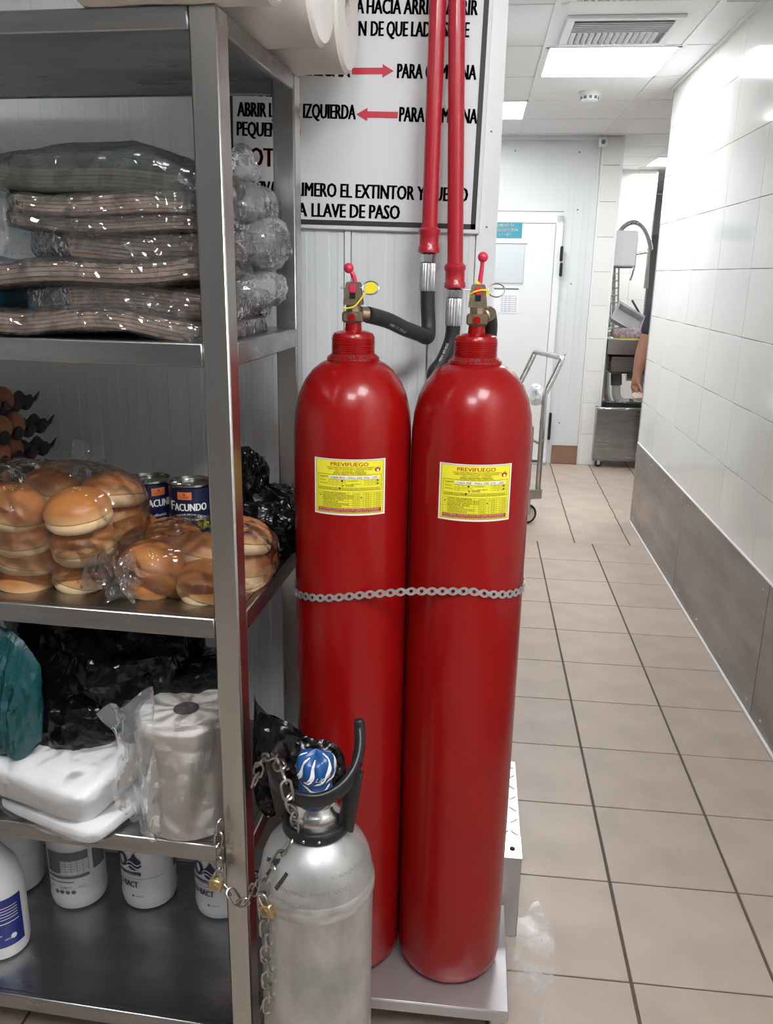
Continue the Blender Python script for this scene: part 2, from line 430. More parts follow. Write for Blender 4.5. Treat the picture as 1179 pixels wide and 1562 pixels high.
# ================================================================== SETTING
S = .31
fl = struct('floor', G().box(-2.7,3.2,-6.6,7.2,-.06,-.0025), FGROUT, 0)
fl_t = mesh_of('floor_tile', G().box(-S/2+.0035,S/2-.0035,-S/2+.002,S/2-.002,-.004,0,.0012), FTILE)
for j in range(-21, 0):
    for i in range(-8, 2):
        x = (i+.5)*S; y = (j+.5)*S
        if x > .605: continue
        piece('tile', fl_t, fl, (x,y,0))
for j in range(0, 9):
    for i in range(-5, 5):
        piece('tile', fl_t, fl, (.2135+(i+.5)*S+.004*j, (j+.5)*.302, 0))
far_tiles = G()
for j in range(9, 20):
    for i in range(-1, 8): far_tiles.box(.23+i*S+.003,.23+(i+1)*S-.003,j*.302+.003,(j+1)*.302-.003,-.004,0)
obj('tile_field', far_tiles, FTILE, fl, kind='stuff', smooth=0)
# ceiling
H = 2.45
ce = struct('ceiling', G().box(-2.7,3.2,-6.6,7.2,H+.02,H+.08), CEIL, 0)
cxs = [-2.55,-1.95,-1.35,-.75,-.15,.45,1.05,1.65,2.25]; cys = [-5.8+.6*i for i in range(21)]
LIGHTS = {(4,9),(3,11),(4,2),(3,1),(6,15),(6,11)}
VENTS = {(4,8)}
ct = mesh_of('ceiling_tile', G().box(-.297,.297,-.297,.297,0,.012,.002), CEIL)
for i, x in enumerate(cxs[:-1]):
    for j, y in enumerate(cys[:-1]):
        if (i,j) in LIGHTS: continue
        if j > 16 and i < 4: continue
        piece('ceiling_panel', ct, ce, (x+.3, y+.3, H))
bx_ = mesh_of('ceiling_bar_long', G().box(-.012,.012,-6.1,6.4,-.005,.004), TBAR, 0)
by_ = mesh_of('ceiling_bar_cross', G().box(-2.6,2.6,-.006,.006,-.003,.004), TBAR, 0)
for x in cxs: piece('ceiling_bar', bx_, ce, (x,0,H))
for y in cys: piece('ceiling_bar', by_, ce, (0.2,y,H))
LL = {(4,9):'bright square ceiling light panel above the corridor, beside the smoke detector',
      (3,11):'small-looking ceiling light panel half hidden by the white wall edge',
      (6,15):'farthest ceiling light panel, above the dishwashing area',
      (3,1):'added fill light panel behind the camera on the shelf side, out of frame',  # unseen panel, added to brighten the shelf and the wall board
      (4,2):'ceiling light panel over the near corridor, out of frame',
      (6,11):'added fill light panel beyond the tiled wall, out of frame'}  # unseen panel, added so the far hall gets brighter
for (i,j), lab in LL.items():
    t = thing('ceiling_light', lab, 'light', (cxs[i]+.3, cys[j]+.3, H), 0, 'ceiling light panels')
    f = G()
    for a in (0,1,2,3):
        f.box(-.297,.297,-.297,-.279,-.006,.014, m=Matrix.Rotation(a*pi/2,4,'Z'))
    obj('frame', f, TBAR, t); obj('diffuser', G().box(-.279,.279,-.279,.279,-.001,.012), LAMPM, t, smooth=0)
# vents
def vent(lab, x0, x1, y0, y1):
    cx, cy = (x0+x1)/2, (y0+y1)/2; a, b = (x1-x0)/2, (y1-y0)/2
    t = thing('air_vent', lab, 'vent', (cx,cy,H))
    f = G(); w_ = .035
    f.box(-a,a,-b,-b+w_,-.014,0,.003); f.box(-a,a,b-w_,b,-.014,0,.003); f.box(-a,-a+w_,-b+w_,b-w_,-.014,0,.003); f.box(a-w_,a,-b+w_,b-w_,-.014,0,.003)
    obj('frame', f, TBAR, t); obj('backing', G().box(-a+w_,a-w_,-b+w_,b-w_,-.003,0), GREYPRINT, t)
    for k in range(int((2*a-2*w_)/.026)):
        xx = -a+w_+.013+k*.026
        obj('slat', G().box(-.010,.010,0,b-w_,-.0015,.0015, m=Matrix.Translation((xx,0,-.010)) @ Matrix.Rotation(.7,4,'Y')), TBAR, t, smooth=0)
    for k in range(int((b-w_)/.026)):
        yy = -.013-k*.026
        obj('slat', G().box(-a+w_,a-w_,-.010,.010,-.0015,.0015, m=Matrix.Translation((0,yy,-.010)) @ Matrix.Rotation(.7,4,'X')), TBAR, t, smooth=0)
vent('square white air vent in the ceiling just before the bright light panel', -.10, .36, -.86, -.44)
vent('white air vent cut off by the top edge of the photo', -.12, .42, -1.58, -1.04)
t = thing('smoke_detector', 'round white smoke detector on the ceiling beyond the light panel', 'detector', (.165,.574,H))
obj('base', G().lathe([(.062,0),(.062,-.012),(.055,-.02)][::-1], 24), WHITEPL, t)
obj('cap', G().lathe([(.03,-.052),(.045,-.046),(.05,-.02)], 24), WHITEPL, t)
for k in range(10):
    a = 2*pi*k/10; obj('slot', G().box(-.008,.008,-.003,.003,-.040,-.026, m=Matrix.Rotation(a,4,'Z') @ Matrix.Translation((0,-.047,0))), GREYPRINT, t)

# right wall: glazed tiles above a steel kick plate
XW = .605
wr = struct('wall_right', G().box(XW+.006,XW+.15,-6.6,.49,0,H), WALLGROUT, 0)
wt = mesh_of('wall_tile', G().box(0,.008,-.2242,.2242,-.1242,.1242,.0012), WALLTILE)
for r in range(8):
    for k in range(16):
        yc = .49-.39-.225-.45*(k-1)
        zc = .5+.25*r+.125
        if r == 7:
            o = piece('tile', wt, wr, (XW,yc,.5+.25*7+.1), (0,0,0)); o.scale = (1,1,.8)
        else: o = piece('tile', wt, wr, (XW,yc,zc))
        if k == 0: o.location.y = .295; o.scale = (1,.86,o.scale[2])
kp = mesh_of('kick_panel', G().box(-.004,.004,-.598,.598,.012,.497,.001), KICK)
for k in range(6): piece('kick_panel', kp, wr, (XW+.001,.49-.6-1.2*k,0))
scr = mesh_of('screw', G().lathe([(.006,0),(.006,.002),(.003,.0035)], 10, Matrix.Rotation(-pi/2,4,'Y')), STEELBRIGHT)
for k in range(6):
    for yy in (-.55,-.2,.15,.5):
        for zz in (.05,.46): piece('screw', scr, wr, (XW-.003,.49-.6-1.2*k+yy,zz))
struct('trim_1', G().box(XW-.006,XW+.006,-6.5,.49,.497,.505,.002), WHITEPL)
struct('trim_2', G().box(XW-.010,XW+.006,-6.5,.49,0,.012,.003), WHITEPL)
struct('trim_3', G().box(XW-.004,XW+.155,.487,.497,0,H,.002), STEELBRIGHT)
struct('trim_4', G().box(XW-.02,XW+.01,-6.5,.49,H-.008,H,.002), TBAR)

# back wall: insulated cooler panels behind the shelf and the cylinders, ending at a corner
YB = -2.88
wb = struct('wall_back', G().box(-2.7,-.372,YB+.012,YB+.24,.217,H).box(-2.7,-.702,YB,YB+.24,0,.217), WHITE_PANEL, 0)
def ribbed(x0, x1):
    g = G(); n = max(2, int((x1-x0)/.045)); pts = []
    xs = [x0+.002]
    for k in range(n):
        a = x0+(x1-x0)*(k+.5)/n
        xs += [a-.010, a-.007, a+.007, a+.010]
    xs.append(x1-.002)
    for i, x in enumerate(xs):
        inn = (i-1) % 4 in (1,2) and 0 < i < len(xs)-1
        pts.append((x, YB+(.0007 if inn else 0)))
    vs = [(x,y,z) for z in (.217,H) for x,y in pts]; m_ = len(pts)
    fs = [(i,i+1,m_+i+1,m_+i) for i in range(m_-1)]
    g.add(vs, fs); g.add([(x0+.002,YB,.217),(x0+.002,YB+.012,.217),(x0+.002,YB+.012,H),(x0+.002,YB,H),(x1-.002,YB,.217),(x1-.002,YB+.012,.217),(x1-.002,YB+.012,H),(x1-.002,YB,H)], [(0,1,2,3)[::-1],(4,5,6,7)])
    return g
for a, b in ((-2.7,-1.9),(-1.9,-.664),(-.652,-.495),(-.495,-.405)):
    obj('panel', ribbed(a,b), PANEL_DULL, wb, smooth=0)
obj('panel_joint', G().box(-.664,-.652,YB-.002,YB+.01,.217,H), WHITE_PANEL, wb, smooth=0)
obj('corner_flashing', G().box(-.405,-.366,YB-.003,YB+.0118,.217,H).box(-.3715,-.366,YB+.0118,YB+.245,.217,H), WHITE_PANEL, wb, smooth=0)
for z in (1.55,1.72,1.95,2.2): obj('rivet', G().lathe([(.002,0),(.0015,.001)],8, Matrix.Translation((-.386,YB-.003,z)) @ Matrix.Rotation(pi/2,4,'X')), GREYPRINT, wb)
# side return of that wall running down the corridor
struct('trim_5', G().box(-.374,-.368,YB+.24,-.6,0,H), WHITE_PANEL, 0)
struct('wall_left', G().box(-2.72,-2.7,-6.6,3.0,0,H), WHITE_PANEL, 0)
struct('wall_front', G().box(-2.7,.8,-6.62,-6.6,0,H), GREYWALL, 0)

# steel-clad plinth at the foot of the wall
pl = thing('steel_plinth', 'low steel-clad curb on the floor behind the right red cylinder', 'curb', (-.45,-2.83,0))
obj('casing', G().box(-.70,-.2415,-3.005,-2.62,0,.213,.003), PLATSTEEL, pl, world=True)
obj('top_plate', G().box(-.70,-.2405,-3.007,-2.93,.212,.2155,.001), STEELBRIGHT, pl, world=True)
tp = G()
for k in range(7):
    for q in range(2):
        cx, cy = -.255-.022*q, -2.915+.045*k
        tp.box(-.010,.010,-.003,.003,0,.003,.001, m=Matrix.Translation((cx,cy,.2125)) @ Matrix.Rotation((.8 if (k+q)%2 else -.8),4,'Z'))
tp.box(-.70,-.242,-2.93,-2.62,.211,.2135)
obj('tread_plate', tp, GALV, pl, world=True)
obj('screw', G().lathe([(.006,0),(.006,.002),(.003,.003)],12, Matrix.Translation((-.262,-2.975,.2155))), BLACKPL, pl, world=True)

# far wall with the cooler door
YF = 2.1
wf = struct('wall_far', G().box(-2.7,.45,YF+.01,YF+.14,0,H), WHITE_PANEL, 0)
for a, b in ((-1.6,-.9),(-.30,.20)):
    pass
obj('panel', G().box(-2.7,.205,YF,YF+.01,1.93,2.40), PANEL_DULL, wf, smooth=0)
obj('panel', G().box(-2.7,.20,YF-.001,YF+.012,2.24,2.243), WHITE_PANEL, wf, smooth=0)
g = G()
xs = [.205,.235,.24,.275,.28,.345,.35,.39,.395,.445]
for i in range(len(xs)-1): g.box(xs[i],xs[i+1],YF-(.003 if i%2 else 0),YF+.01,0,H)
obj('panel', g, PANEL_DULL, wf, smooth=0)
for u, v in ((786,230),(884,232),(881,320),(871,433),(862,541),(853,645)):
    p = px(u,v,1,YF-.003); obj('rivet', G().lathe([(.006,0),(.004,.003)],8, Matrix.Translation(p) @ Matrix.Rotation(pi/2,4,'X')), GREYPRINT, wf)
struct('trim_6', G().box(-2.7,.45,YF-.012,YF+.01,H-.03,H,.002), TBAR)
d1 = struct('door_1', G().box(-.72,.150,YF-.05,YF+.005,.03,1.838,.004), WHITE_PANEL)
g = G(); g.box(.152,.206,YF-.035,YF+.005,0,1.895,.004).box(-.78,.206,YF-.035,YF+.005,1.842,1.895,.004).box(-.78,-.724,YF-.035,YF+.005,0,1.842,.004)
obj('door_frame', g, WHITEPL, d1)
obj('door_hinge', G().box(.200,.222,YF-.06,YF-.034,1.46,1.56,.006).box(.196,.218,YF-.06,YF-.034,1.57,1.68,.006), BLACKPL, d1)
obj('door_hinge', G().box(.200,.222,YF-.06,YF-.034,.20,.42,.006), BLACKPL, d1)
obj('threshold', G().box(-.72,.20,YF-.10,YF,0,.02,.004), STEELBRIGHT, d1)
struct('baseboard_far', G().box(.245,.445,YF-.02,YF+.004,0,.15,.004).box(.245,.445,YF-.022,YF-.018,.148,.153), BASETILE)
# teal sign
t = thing('door_sign', 'small teal sign with white lettering on the white cooler door', 'sign', (-.19,YF-.052,1.79))
obj('plate', G().box(-.335,-.098,YF-.055,YF-.0505,1.733,1.845,.001), TEALSIGN, t, world=True)
g = G(); mp = lambda x,y: (x, YF-.0562, y)
text(g,'UNIDAD DE',mp,-.290,1.812,.022,.135,.06); text(g,'REFRIGERACIÓN',mp,-.318,1.779,.022,.186,.06); text(g,'32°F A 40°F',mp,-.272,1.748,.016,.09,.05)
obj('lettering', g, WHITEPRINT, t, world=True, smooth=0)
t = thing('document_holder', 'clear document holder with white sheets on the cooler door, below the teal sign', 'document', (-.18,YF-.052,1.45))
a0 = px(756,372,1,YF-.055); a1 = px(797,432,1,YF-.055)
obj('sheet', G().box(-.33,a1.x,YF-.056,YF-.051,a1.z,a0.z,.001), POSTER, t, world=True)
obj('sleeve', G().box(-.335,a1.x+.004,YF-.061,YF-.057,a1.z-.01,a0.z+.004,.001), SLEEVE, t, world=True)
obj('clip_bar', G().box(-.33,a1.x+.02,YF-.063,YF-.052,a0.z+.004,a0.z+.018,.002), WHITEPL, t, world=True)
t = thing('printed_notice', 'printed paper form with a grey header on the cooler door, under the document holder', 'notice', (-.19,YF-.052,1.2))
b0 = px(756,439,1,YF-.053); b1 = px(790,478,1,YF-.053)
obj('sheet', G().box(-.34,b1.x,YF-.054,YF-.051,b1.z,b0.z), POSTER, t, world=True)
g = G(); mp = lambda x,y: (x, YF-.0552, y)
rect(g,mp,-.33,b1.x-.005,b0.z-.012,b0.z)
for k in range(8):
    rect(g,mp,b1.x-.13,b1.x-.02,b0.z-.06-.016*k,b0.z-.058-.016*k)
for xx in (.13,.10,.07,.02): rect(g,mp,b1.x-xx,b1.x-xx+.0015,b0.z-.18,b0.z-.06)
obj('print', g, GREYPRINT, t, world=True, smooth=0)

# tiled column at the end of the far wall and the washing room beyond
col_ = struct('column', G().box(.462,.588,YF+.006,YF+.16,0,H), WALLGROUT, 0)
cm = mesh_of('column_tile', G().box(-.060,.062,-.006,.002,-.124,.124,.0012), WALLTILE)
for k in range(10):
    o = piece('tile', cm, col_, (.523,YF,.125+.25*k))
    if k == 9: o.scale = (1,1,.78); o.location.z = 2.35
struct('trim_7', G().box(.446,.464,YF-.008,YF+.02,0,H,.003), WHITEPL)
struct('trim_8', G().box(.584,.606,YF-.008,YF+.17,0,H,.003), WHITEPL)
wl = struct('wall_inner', G().box(.50,.592,YF+.16,4.1,0,H), WALLTILE, 0)
ws = struct('wall_sink', G().box(.5,1.235,4.106,4.2,0,H), WALLGROUT, 0)
g = G().box(-.2242,.2242,-.008,0,-.1242,.1242,.0012); st = mesh_of('sink_wall_tile', g, WALLTILE)
for r in range(10):
    for k in range(2):
        o = piece('tile', st, ws, (.62+.225+.45*k,4.108,.125+.25*r))
        if k == 1: o.scale = (.36,1,1); o.location.x = 1.152
        if r == 9: o.scale.z = .8; o.location.z = 2.35
struct('trim_9', G().box(1.232,1.245,4.09,4.2,0,H,.002), STEELBRIGHT)
wg = struct('wall_end', G().box(.5,3.2,6.6,6.7,0,H), WALLTILE, 0)
struct('wall_grey', G().box(1.25,3.2,5.9,6.0,0,1.95), GREYWALL, 0)
struct('wall_kitchen', G().box(3.18,3.2,-6.6,7.2,0,H), WALLTILE, 0)
# small emergency unit at the column top
t = thing('alarm_sounder', 'small white alarm unit at the top corner of the tiled column', 'alarm', (.44,YF-.01,2.40))
obj('housing', G().box(.415,.475,YF-.075,YF-.008,2.37,2.44,.012), WHITEPL, t, world=True)
obj('cable', G().tube([(.43,YF-.012,2.37),(.428,YF-.012,2.3),(.432,YF-.012,2.22),(.43,YF-.012,2.15)], .004, 6), WHITEPL, t, world=True)
obj('lens', G().sph((.445,YF-.076,2.40), (.016,.012,.016), 12), GREYPRINT, t, world=True)

# ================================================================== SHELF
PHI = -.047; SX, SY, PW, DEP, LEN = -.741, -3.432, .04, .412, 1.3
ZL = [1.361, .939, .520, .129]; ZT = 1.785
sh = thing('steel_shelf', 'tall stainless steel shelving rack filling the left of the photo', 'shelf', (SX,SY,0), PHI)
def spt(a, b, z): return wm(sh) @ Vector((a,b,z))
for a in (-PW, -LEN):
    for b in (0, DEP-PW):
        p = obj('post', G().box(a,a+PW,b,b+PW,.012,ZT,.003), STEEL, sh)
        obj('foot', G().lathe([(.018,0),(.020,.004),(.014,.014)],16, Matrix.Translation((a+PW/2,b+PW/2,0))), BLACKPL, p)
def lip(z, h, name='shelf_board'):
    g = G(); t_ = .0015
    g.box(-LEN+.0142,-.0142,.0122,DEP-.0122,z-.004,z)
    g.box(-LEN+PW,-PW,0,.012,z-h,z,.002).box(-LEN+PW,-PW,DEP-.012,DEP,z-h,z,.002)
    g.box(-.014,-.001,PW,DEP-PW,z-h,z,.002).box(-LEN+.001,-LEN+.014,PW,DEP-PW,z-h,z,.002)
    return obj(name, g, STEELH, sh)
lip(ZT, .028, 'top_board')
for z in ZL: lip(z, .034)

# paper rolls on top of the shelf
def bigroll(lab, xe, y, r, ln, z0=ZT):
    t = thing('paper_towel_roll', lab, 'paper roll', (xe-ln/2, y, z0), PHI, 'large paper rolls on the shelf top')
    m = Matrix.Translation((0,0,r+.001)) @ Matrix.Rotation(pi/2,4,'Y')
    n = 48; pr = [(r-.006,-ln/2),(r,-ln/2+.006)]
    pr += [(r+.0012*sin(k*1.7),-ln/2+.006+(ln-.012)*k/8) for k in range(1,8)] + [(r,ln/2-.006),(r-.006,ln/2)]
    obj('paper', G().lathe(pr, n, m, caps=False), PAPERROLL, t)
    obj('end_face', G().lathe([(.022,ln/2-.001),(r-.006,ln/2)],n,m,caps=False), ROLLEND, t); obj('end_face', G().lathe([(r-.006,-ln/2),(.022,-ln/2+.001)],n,m,caps=False), ROLLEND, t)
    obj('core', G().lathe([(.022,-ln/2),(.022,ln/2-.001),(.020,ln/2-.001),(.020,-ln/2),(.022,-ln/2)],24,m,caps=False), PAPERROLL, t)
bigroll('white paper towel roll on the shelf top, nearest the photographer', -.668,-3.420,.092,.26)
bigroll('white paper towel roll on the shelf top, between two others', -.645,-3.215,.095,.26)
bigroll('white paper towel roll on the shelf top, nearest the wall', -.633,-3.04,.094,.26)

# ------------------------------------------------------------------ bundles of paper bags in plastic, shelf 1
def bundle(lab, ul, vt, vb, ucore, drop, yf=-3.40, yb=-3.12, nsheet=6, fm=None, seed=0, filmup=0., xr=-.80, fr=-.752, wave=.004, tilt=0., amp=.010):
    a = px(ul,(vt+vb)/2,1,yf); zt = px(200,vt,1,yf).z; zb = px(200,vb,1,yf).z
    xl = px(ucore,(vt+vb)/2,1,yf).x
    zc = (zt+zb)/2; hz = (zt-zb)/2
    cx = (xl+xr)/2; cyy = (yf+yb)/2
    t = thing('paper_bag_bundle', lab, 'paper bags', (cx,cyy,zb), 0, 'bundles of brown paper bags')
    def warp(p):
        dx = p.x-cx
        return Vector((p.x, p.y, p.z + drop*dx + wave*sin(dx*22+seed) + tilt*(p.y-cyy)))
    g = G(); th = 2*hz/nsheet
    for k in range(nsheet):
        rr = random.Random(seed*31+k)
        nx = 14; o1 = rr.uniform(-.004,.004); o2 = rr.uniform(-.012,.004)
        x0, x1, y0, y1 = xl+o2, xr+rr.uniform(-.015,.004), yf+o1+.006, yb+o1
        z0, z1 = zb+k*th+.0006, zb+(k+1)*th-.0004
        bulge = (0.25-.5*abs((k+.5)/nsheet-.5))*.01
        vs = []
        for i in range(nx+1):
            x = x0+(x1-x0)*i/nx
            for y, z in ((y0-bulge,z0),(y0-bulge,z1),(y1,z1),(y1,z0)): vs.append(warp(Vector((x,y,z))))
        fs = [(0,1,2,3),(nx*4+3,nx*4+2,nx*4+1,nx*4)]
        for i in range(nx):
            for j in range(4): fs.append((i*4+j, (i+1)*4+j, (i+1)*4+(j+1)%4, i*4+(j+1)%4))
        g.add(vs, fs)
    obj('paper_stack', g, KRAFT, t, world=True, smooth=0, kind='stuff')
    fx0 = min(a.x, xl-.03); hx = (fr-fx0)/2; fcx = (fr+fx0)/2
    hh = hz+.006
    f = G().blob((0,0,0), (hx, (yb-yf)/2+.012, hh), .34, 110, amp*.8, 20, seed, sag=lambda p: Vector((p.x, p.y, p.z + (filmup*max(0,p.z/hh)*(1-.7*abs(p.x/hx)) if p.z > 0 else 0))))
    f.v = [tuple(warp(Vector(v)+Vector((fcx,cyy,zc)))) for v in f.v]
    obj('film_wrap', f, fm or FILM, t, world=True, smooth=25)
    return t
bundle('lowest bundle of brown paper bags in film, bent up at its left end', -40, 478, 508, -30, -.03, nsheet=5, seed=1, wave=.008, yf=-3.405)
bundle('crinkled clear bag with a short brown paper stack, second from the shelf', 30, 440, 480, 105, -.02, nsheet=7, seed=2, amp=.016, fr=-.75, yf=-3.385)
bundle('pale smooth film-wrapped bundle of paper bags, third from the shelf', -40, 402, 432, -30, .05, nsheet=4, seed=3, yf=-3.41)
bundle('shiny crinkled clear bag with a short brown stack, middle of the pile', 35, 352, 398, 105, -.015, nsheet=7, seed=4, amp=.018, fr=-.742, yf=-3.385)
bundle('thin reddish-brown bundle of paper bags, third from the top', 16, 330, 351, 22, -.01, nsheet=4, seed=5, amp=.006, yf=-3.40)
bundle('pale film-wrapped bundle of paper bags, second from the top', 18, 297, 327, 24, -.005, nsheet=5, seed=6, amp=.008, yf=-3.405)
bundle('topmost bundle of brown paper bags under a smoky raised film', -4, 258, 294, 2, -.055, nsheet=6, seed=7, fm=FILMDARK, filmup=.035, amp=.008, yf=-3.395)
for nm, (u, v), y, hh, sd_, par in (('film_end',(368,254),-3.22,(.020,.06,.024),81,6),('film_end',(382,315),-3.22,(.032,.08,.028),82,5),('film_end',(398,372),-3.20,(.040,.09,.038),83,3),('film_end',(392,440),-3.21,(.036,.09,.030),84,1)):
    par = [o for o in COL.objects if o.name.startswith('paper_bag_bundle')][par]
    obj(nm, G().blob(px(u,v,1,y), hh, .9, 44, .022, 15, sd_), FILMEND, par, world=True, smooth=14)
# milky plastic and a blue sheet left of the pile
f = G().blob(px(2,350,1,-3.30), (.05,.08,.06), .6, 56, .018, 22, 11)
tag(wobj('plastic_bag', f, FILMMILK, px(2,400,1,-3.30), 25), 'loose milky plastic bag left of the pile of paper bag bundles', 'bag')
p = px(0,425,1,-3.27); g = G().blob((p.x-.03,p.y,1.42), (.06,.06,.055), .35, 40, .006, 18, 5)
tag(wobj('plastic_packet', g, mat('blue_packet_film', (.03,.20,.32), .35), (p.x-.03,p.y,1.362), 30), 'bright blue plastic packet at the far left behind the lower bundles', 'packet')

# ------------------------------------------------------------------ buns in clear bags, shelf 2
def bunproto():
    t = thing('burger_bun', 'x', 'bun')
    heel = [(.001,.0),(.036,.0),(.046,.003),(.0515,.010),(.0525,.017),(.051,.0215)]
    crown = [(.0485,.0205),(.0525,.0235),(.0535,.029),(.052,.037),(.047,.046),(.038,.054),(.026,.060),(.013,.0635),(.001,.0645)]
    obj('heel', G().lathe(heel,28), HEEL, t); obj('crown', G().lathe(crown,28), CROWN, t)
    rr = random.Random(3); s = G()
    for k in range(110):
        a = rr.uniform(0,2*pi); r = .044*sqrt(rr.random())
        z = .0645*sqrt(max(0,1-(r/.0565)**2))*.99+.0006
        if r > .036: z -= .003
        nrm = Vector((cos(a)*r*1.5, sin(a)*r*1.5, z)).normalized()
        m = nrm.to_track_quat('Z','Y').to_matrix() @ Matrix.Rotation(rr.uniform(0,pi),3,'Z')
        s.sph((r*cos(a),r*sin(a),z), (.0021,.0013,.0008), 6, m)
    obj('sesame_seeds', s, SEED, t, kind='stuff')
    return t
BUN = bunproto(); BUNS = []
def bun(u, v, y, sc, rot, lab):
    """u,v: photo position of the bun's middle"""
    p = px(u,v,1,y); e = Matrix.Rotation(rot[2],4,'Z') @ Matrix.Rotation(rot[1],4,'Y') @ Matrix.Rotation(rot[0],4,'X')
    loc = p - (e @ Vector((0,0,.031*sc)))
    if not BUNS: o = BUN; o.location = loc; o.rotation_euler = e.to_euler()
    else: o = copy_tree(BUN, loc, e.to_euler())
    o.scale = (sc,sc,sc*.98); o['label'] = lab; o['category'] = 'bun'; o['group'] = 'buns in clear bags'; BUNS.append(o)
T1 = 'bun in the left bag, '
bun(42,880,-3.325,.96,(.05,.05,0), T1+'at the bottom left on the shelf')
bun(45,848,-3.315,.95,(.1,.12,1), T1+'second up at the far left')
bun(128,874,-3.315,.95,(.25,-.1,2), T1+'bottom row, second from left, pale side showing')
bun(195,850,-3.27,.92,(.1,.1,3), T1+'bottom row, mostly hidden by the large bun to its right')
bun(35,813,-3.32,.95,(.12,-.12,1.3), T1+'third up at the far left, glossy film glint on it')
bun(128,823,-3.325,1.03,(.12,-.1,.4), T1+'directly under the golden front bun')
bun(22,770,-3.325,1.0,(.2,-.35,2.2), T1+'upper far left, cut by the photo edge and tilted')
bun(118,775,-3.34,1.03,(.12,-.06,0), T1+'golden one at the front top with an open seam')
bun(205,805,-3.235,.95,(.15,.2,1), T1+'right side, third layer, behind film folds')
bun(180,785,-3.225,.95,(.1,.15,2.4), T1+'right side, just below the upper right bun')
bun(85,765,-3.215,.98,(.1,.1,.6), T1+'back row under the dark brown top bun')
bun(85,738,-3.21,1.0,(.15,.02,1.5), T1+'dark brown one at the back top left')
bun(172,747,-3.235,1.03,(.2,.15,2.9), T1+'top right one leaning over the can')
T2 = 'bun in the right bag, '
bun(231,868,-3.335,1.05,(.75,.10,.3), T2+'large tilted one at the front')
bun(268,820,-3.245,1.0,(.3,.15,1.1), T2+'back one below the open can')
bun(318,840,-3.255,.98,(.25,.2,2), T2+'with wrinkled seam, left of the shelf post')
bun(320,888,-3.33,1.0,(.35,.1,.9), T2+'low one partly hidden by the shelf post')
bun(370,815,-3.225,1.0,(.15,.15,1.9), T2+'upper one right of the shelf post')
bun(368,862,-3.225,1.0,(.1,.05,2.3), T2+'lower one right of the shelf post')
def bunbag(lab, hulls, tails, seed):
    t = thing('bread_bag', lab, 'bag', (hulls[0][0].x, hulls[0][0].y, ZL[1]), 0, 'clear bun bags')
    f = G()
    for i, (c, h) in enumerate(hulls): f.blob(c, h, .62, 90, .010, 10, seed+i, flatten=ZL[1]+.001)
    obj('film', f, FILMBUN, t, world=True, smooth=25)
    if tails:
        for (a, b, wd) in tails:
            f = G()
            a = Vector(a); b = Vector(b); dx = (b-a); sd = Vector((dx.z,0,-dx.x)).normalized()*wd
            f.grid(lambda u_, v_: a+dx*v_+sd*(u_-.5)*(1+1.2*v_)+Vector((0,.014*sin(u_*17+v_*4)+.01*noise.noise((u_*5,v_*5,seed)),0)), 20, 12)
            obj('bag_tail', f, FILM, t, world=True, smooth=25)
c1 = px(90,815,1,-3.28)
bunbag('clear plastic bag holding the stacked buns at the left', [(Vector((c1.x-.02,-3.285,ZL[1]+.101)), (.172,.098,.099))],
       [(px(120,730,1,-3.22), px(150,697,1,-3.22), .05), (px(165,850,1,-3.39), px(160,905,1,-3.39), .05)], 3)
c2 = px(300,860,1,-3.28)
bunbag('clear plastic bag holding the buns behind the front shelf post', [(Vector((c2.x+.005,-3.285,ZL[1]+.052)), (.132,.100,.054))],
       [(px(215,895,1,-3.385), px(178,880,1,-3.39), .045)], 9)

# cans
def can(lab, u, vtop, y, r, txt_dx):
    p = px(u,vtop,1,y); zt = p.z; h = zt-ZL[1]
    t = thing('food_can', lab, 'can', (p.x,y,ZL[1]), 0, 'navy labelled cans')
    obj('label', G().lathe([(r,.006),(r,h-.006)],40,caps=False), CANLABEL, t)
    obj('rim', G().lathe([(r-.002,0),(r+.001,.003),(r,.006)],40,caps=False), CANLID, t); obj('rim', G().lathe([(r,h-.006),(r+.0018,h-.003),(r+.0012,h),(r-.002,h),(r-.003,h-.005)],40,caps=False), CANLID, t)
    obj('lid', G().lathe([(.001,h-.0055),(r*.8,h-.0055),(r*.82,h-.004),(r*.86,h-.0055),(r-.003,h-.005)],40,caps=False), CANLID, t)
    g = G(); pts = [(-.011*cos(a)-.022, .007*sin(a)) for a in [2*pi*i/16 for i in range(16)]]
    g.tube([(x*1.0,y_-.012,h-.003) for x,y_ in pts], .0013, 6, True); g.box(-.012,.004,-.016,-.008,h-.0055,h-.003,.001)
    obj('pull_tab', g, STEELBRIGHT, t)
    mp = lambda x,y_: ((r+.0006)*sin(x/r), -(r+.0006)*cos(x/r), y_)
    g = G(); text(g,'F',mp,-.033+txt_dx,h-.047,.017,.009,.05); text(g,'ACUNDO',mp,-.023+txt_dx,h-.047,.0135,.060,.05); text(g,'Authentic',mp,-.022+txt_dx,h-.066,.006,.034,.0)
    lt = obj('lettering', g, WHITEPRINT, t, smooth=0)
    g = G(); rect(g,mp,-.016+txt_dx,.010+txt_dx,h-.026,h-.012,4); obj('emblem', g, ORANGE, t, smooth=0)
    g = G(); mp2 = lambda x,y_: ((r+.0012)*sin(x/r), -(r+.0012)*cos(x/r), y_)
    text(g,'LA HACIENDA',mp2,-.013+txt_dx,h-.023,.0032,.019,.02); disc2(g,mp2,-.003+txt_dx,h-.0165,.0022); obj('emblem_print', g, MAROON, t, smooth=0)
    g = G(); disc2(g,mp,.030+txt_dx,h-.072,.012,18); obj('yellow_dot', g, YELLOW, t, smooth=0)
can('navy can with white lettering and pull-tab lid, beside the shelf post', 291, 733, -3.15, .041, .004)
can('navy can mostly hidden behind the stacked buns', 226, 728, -3.14, .041, .036)

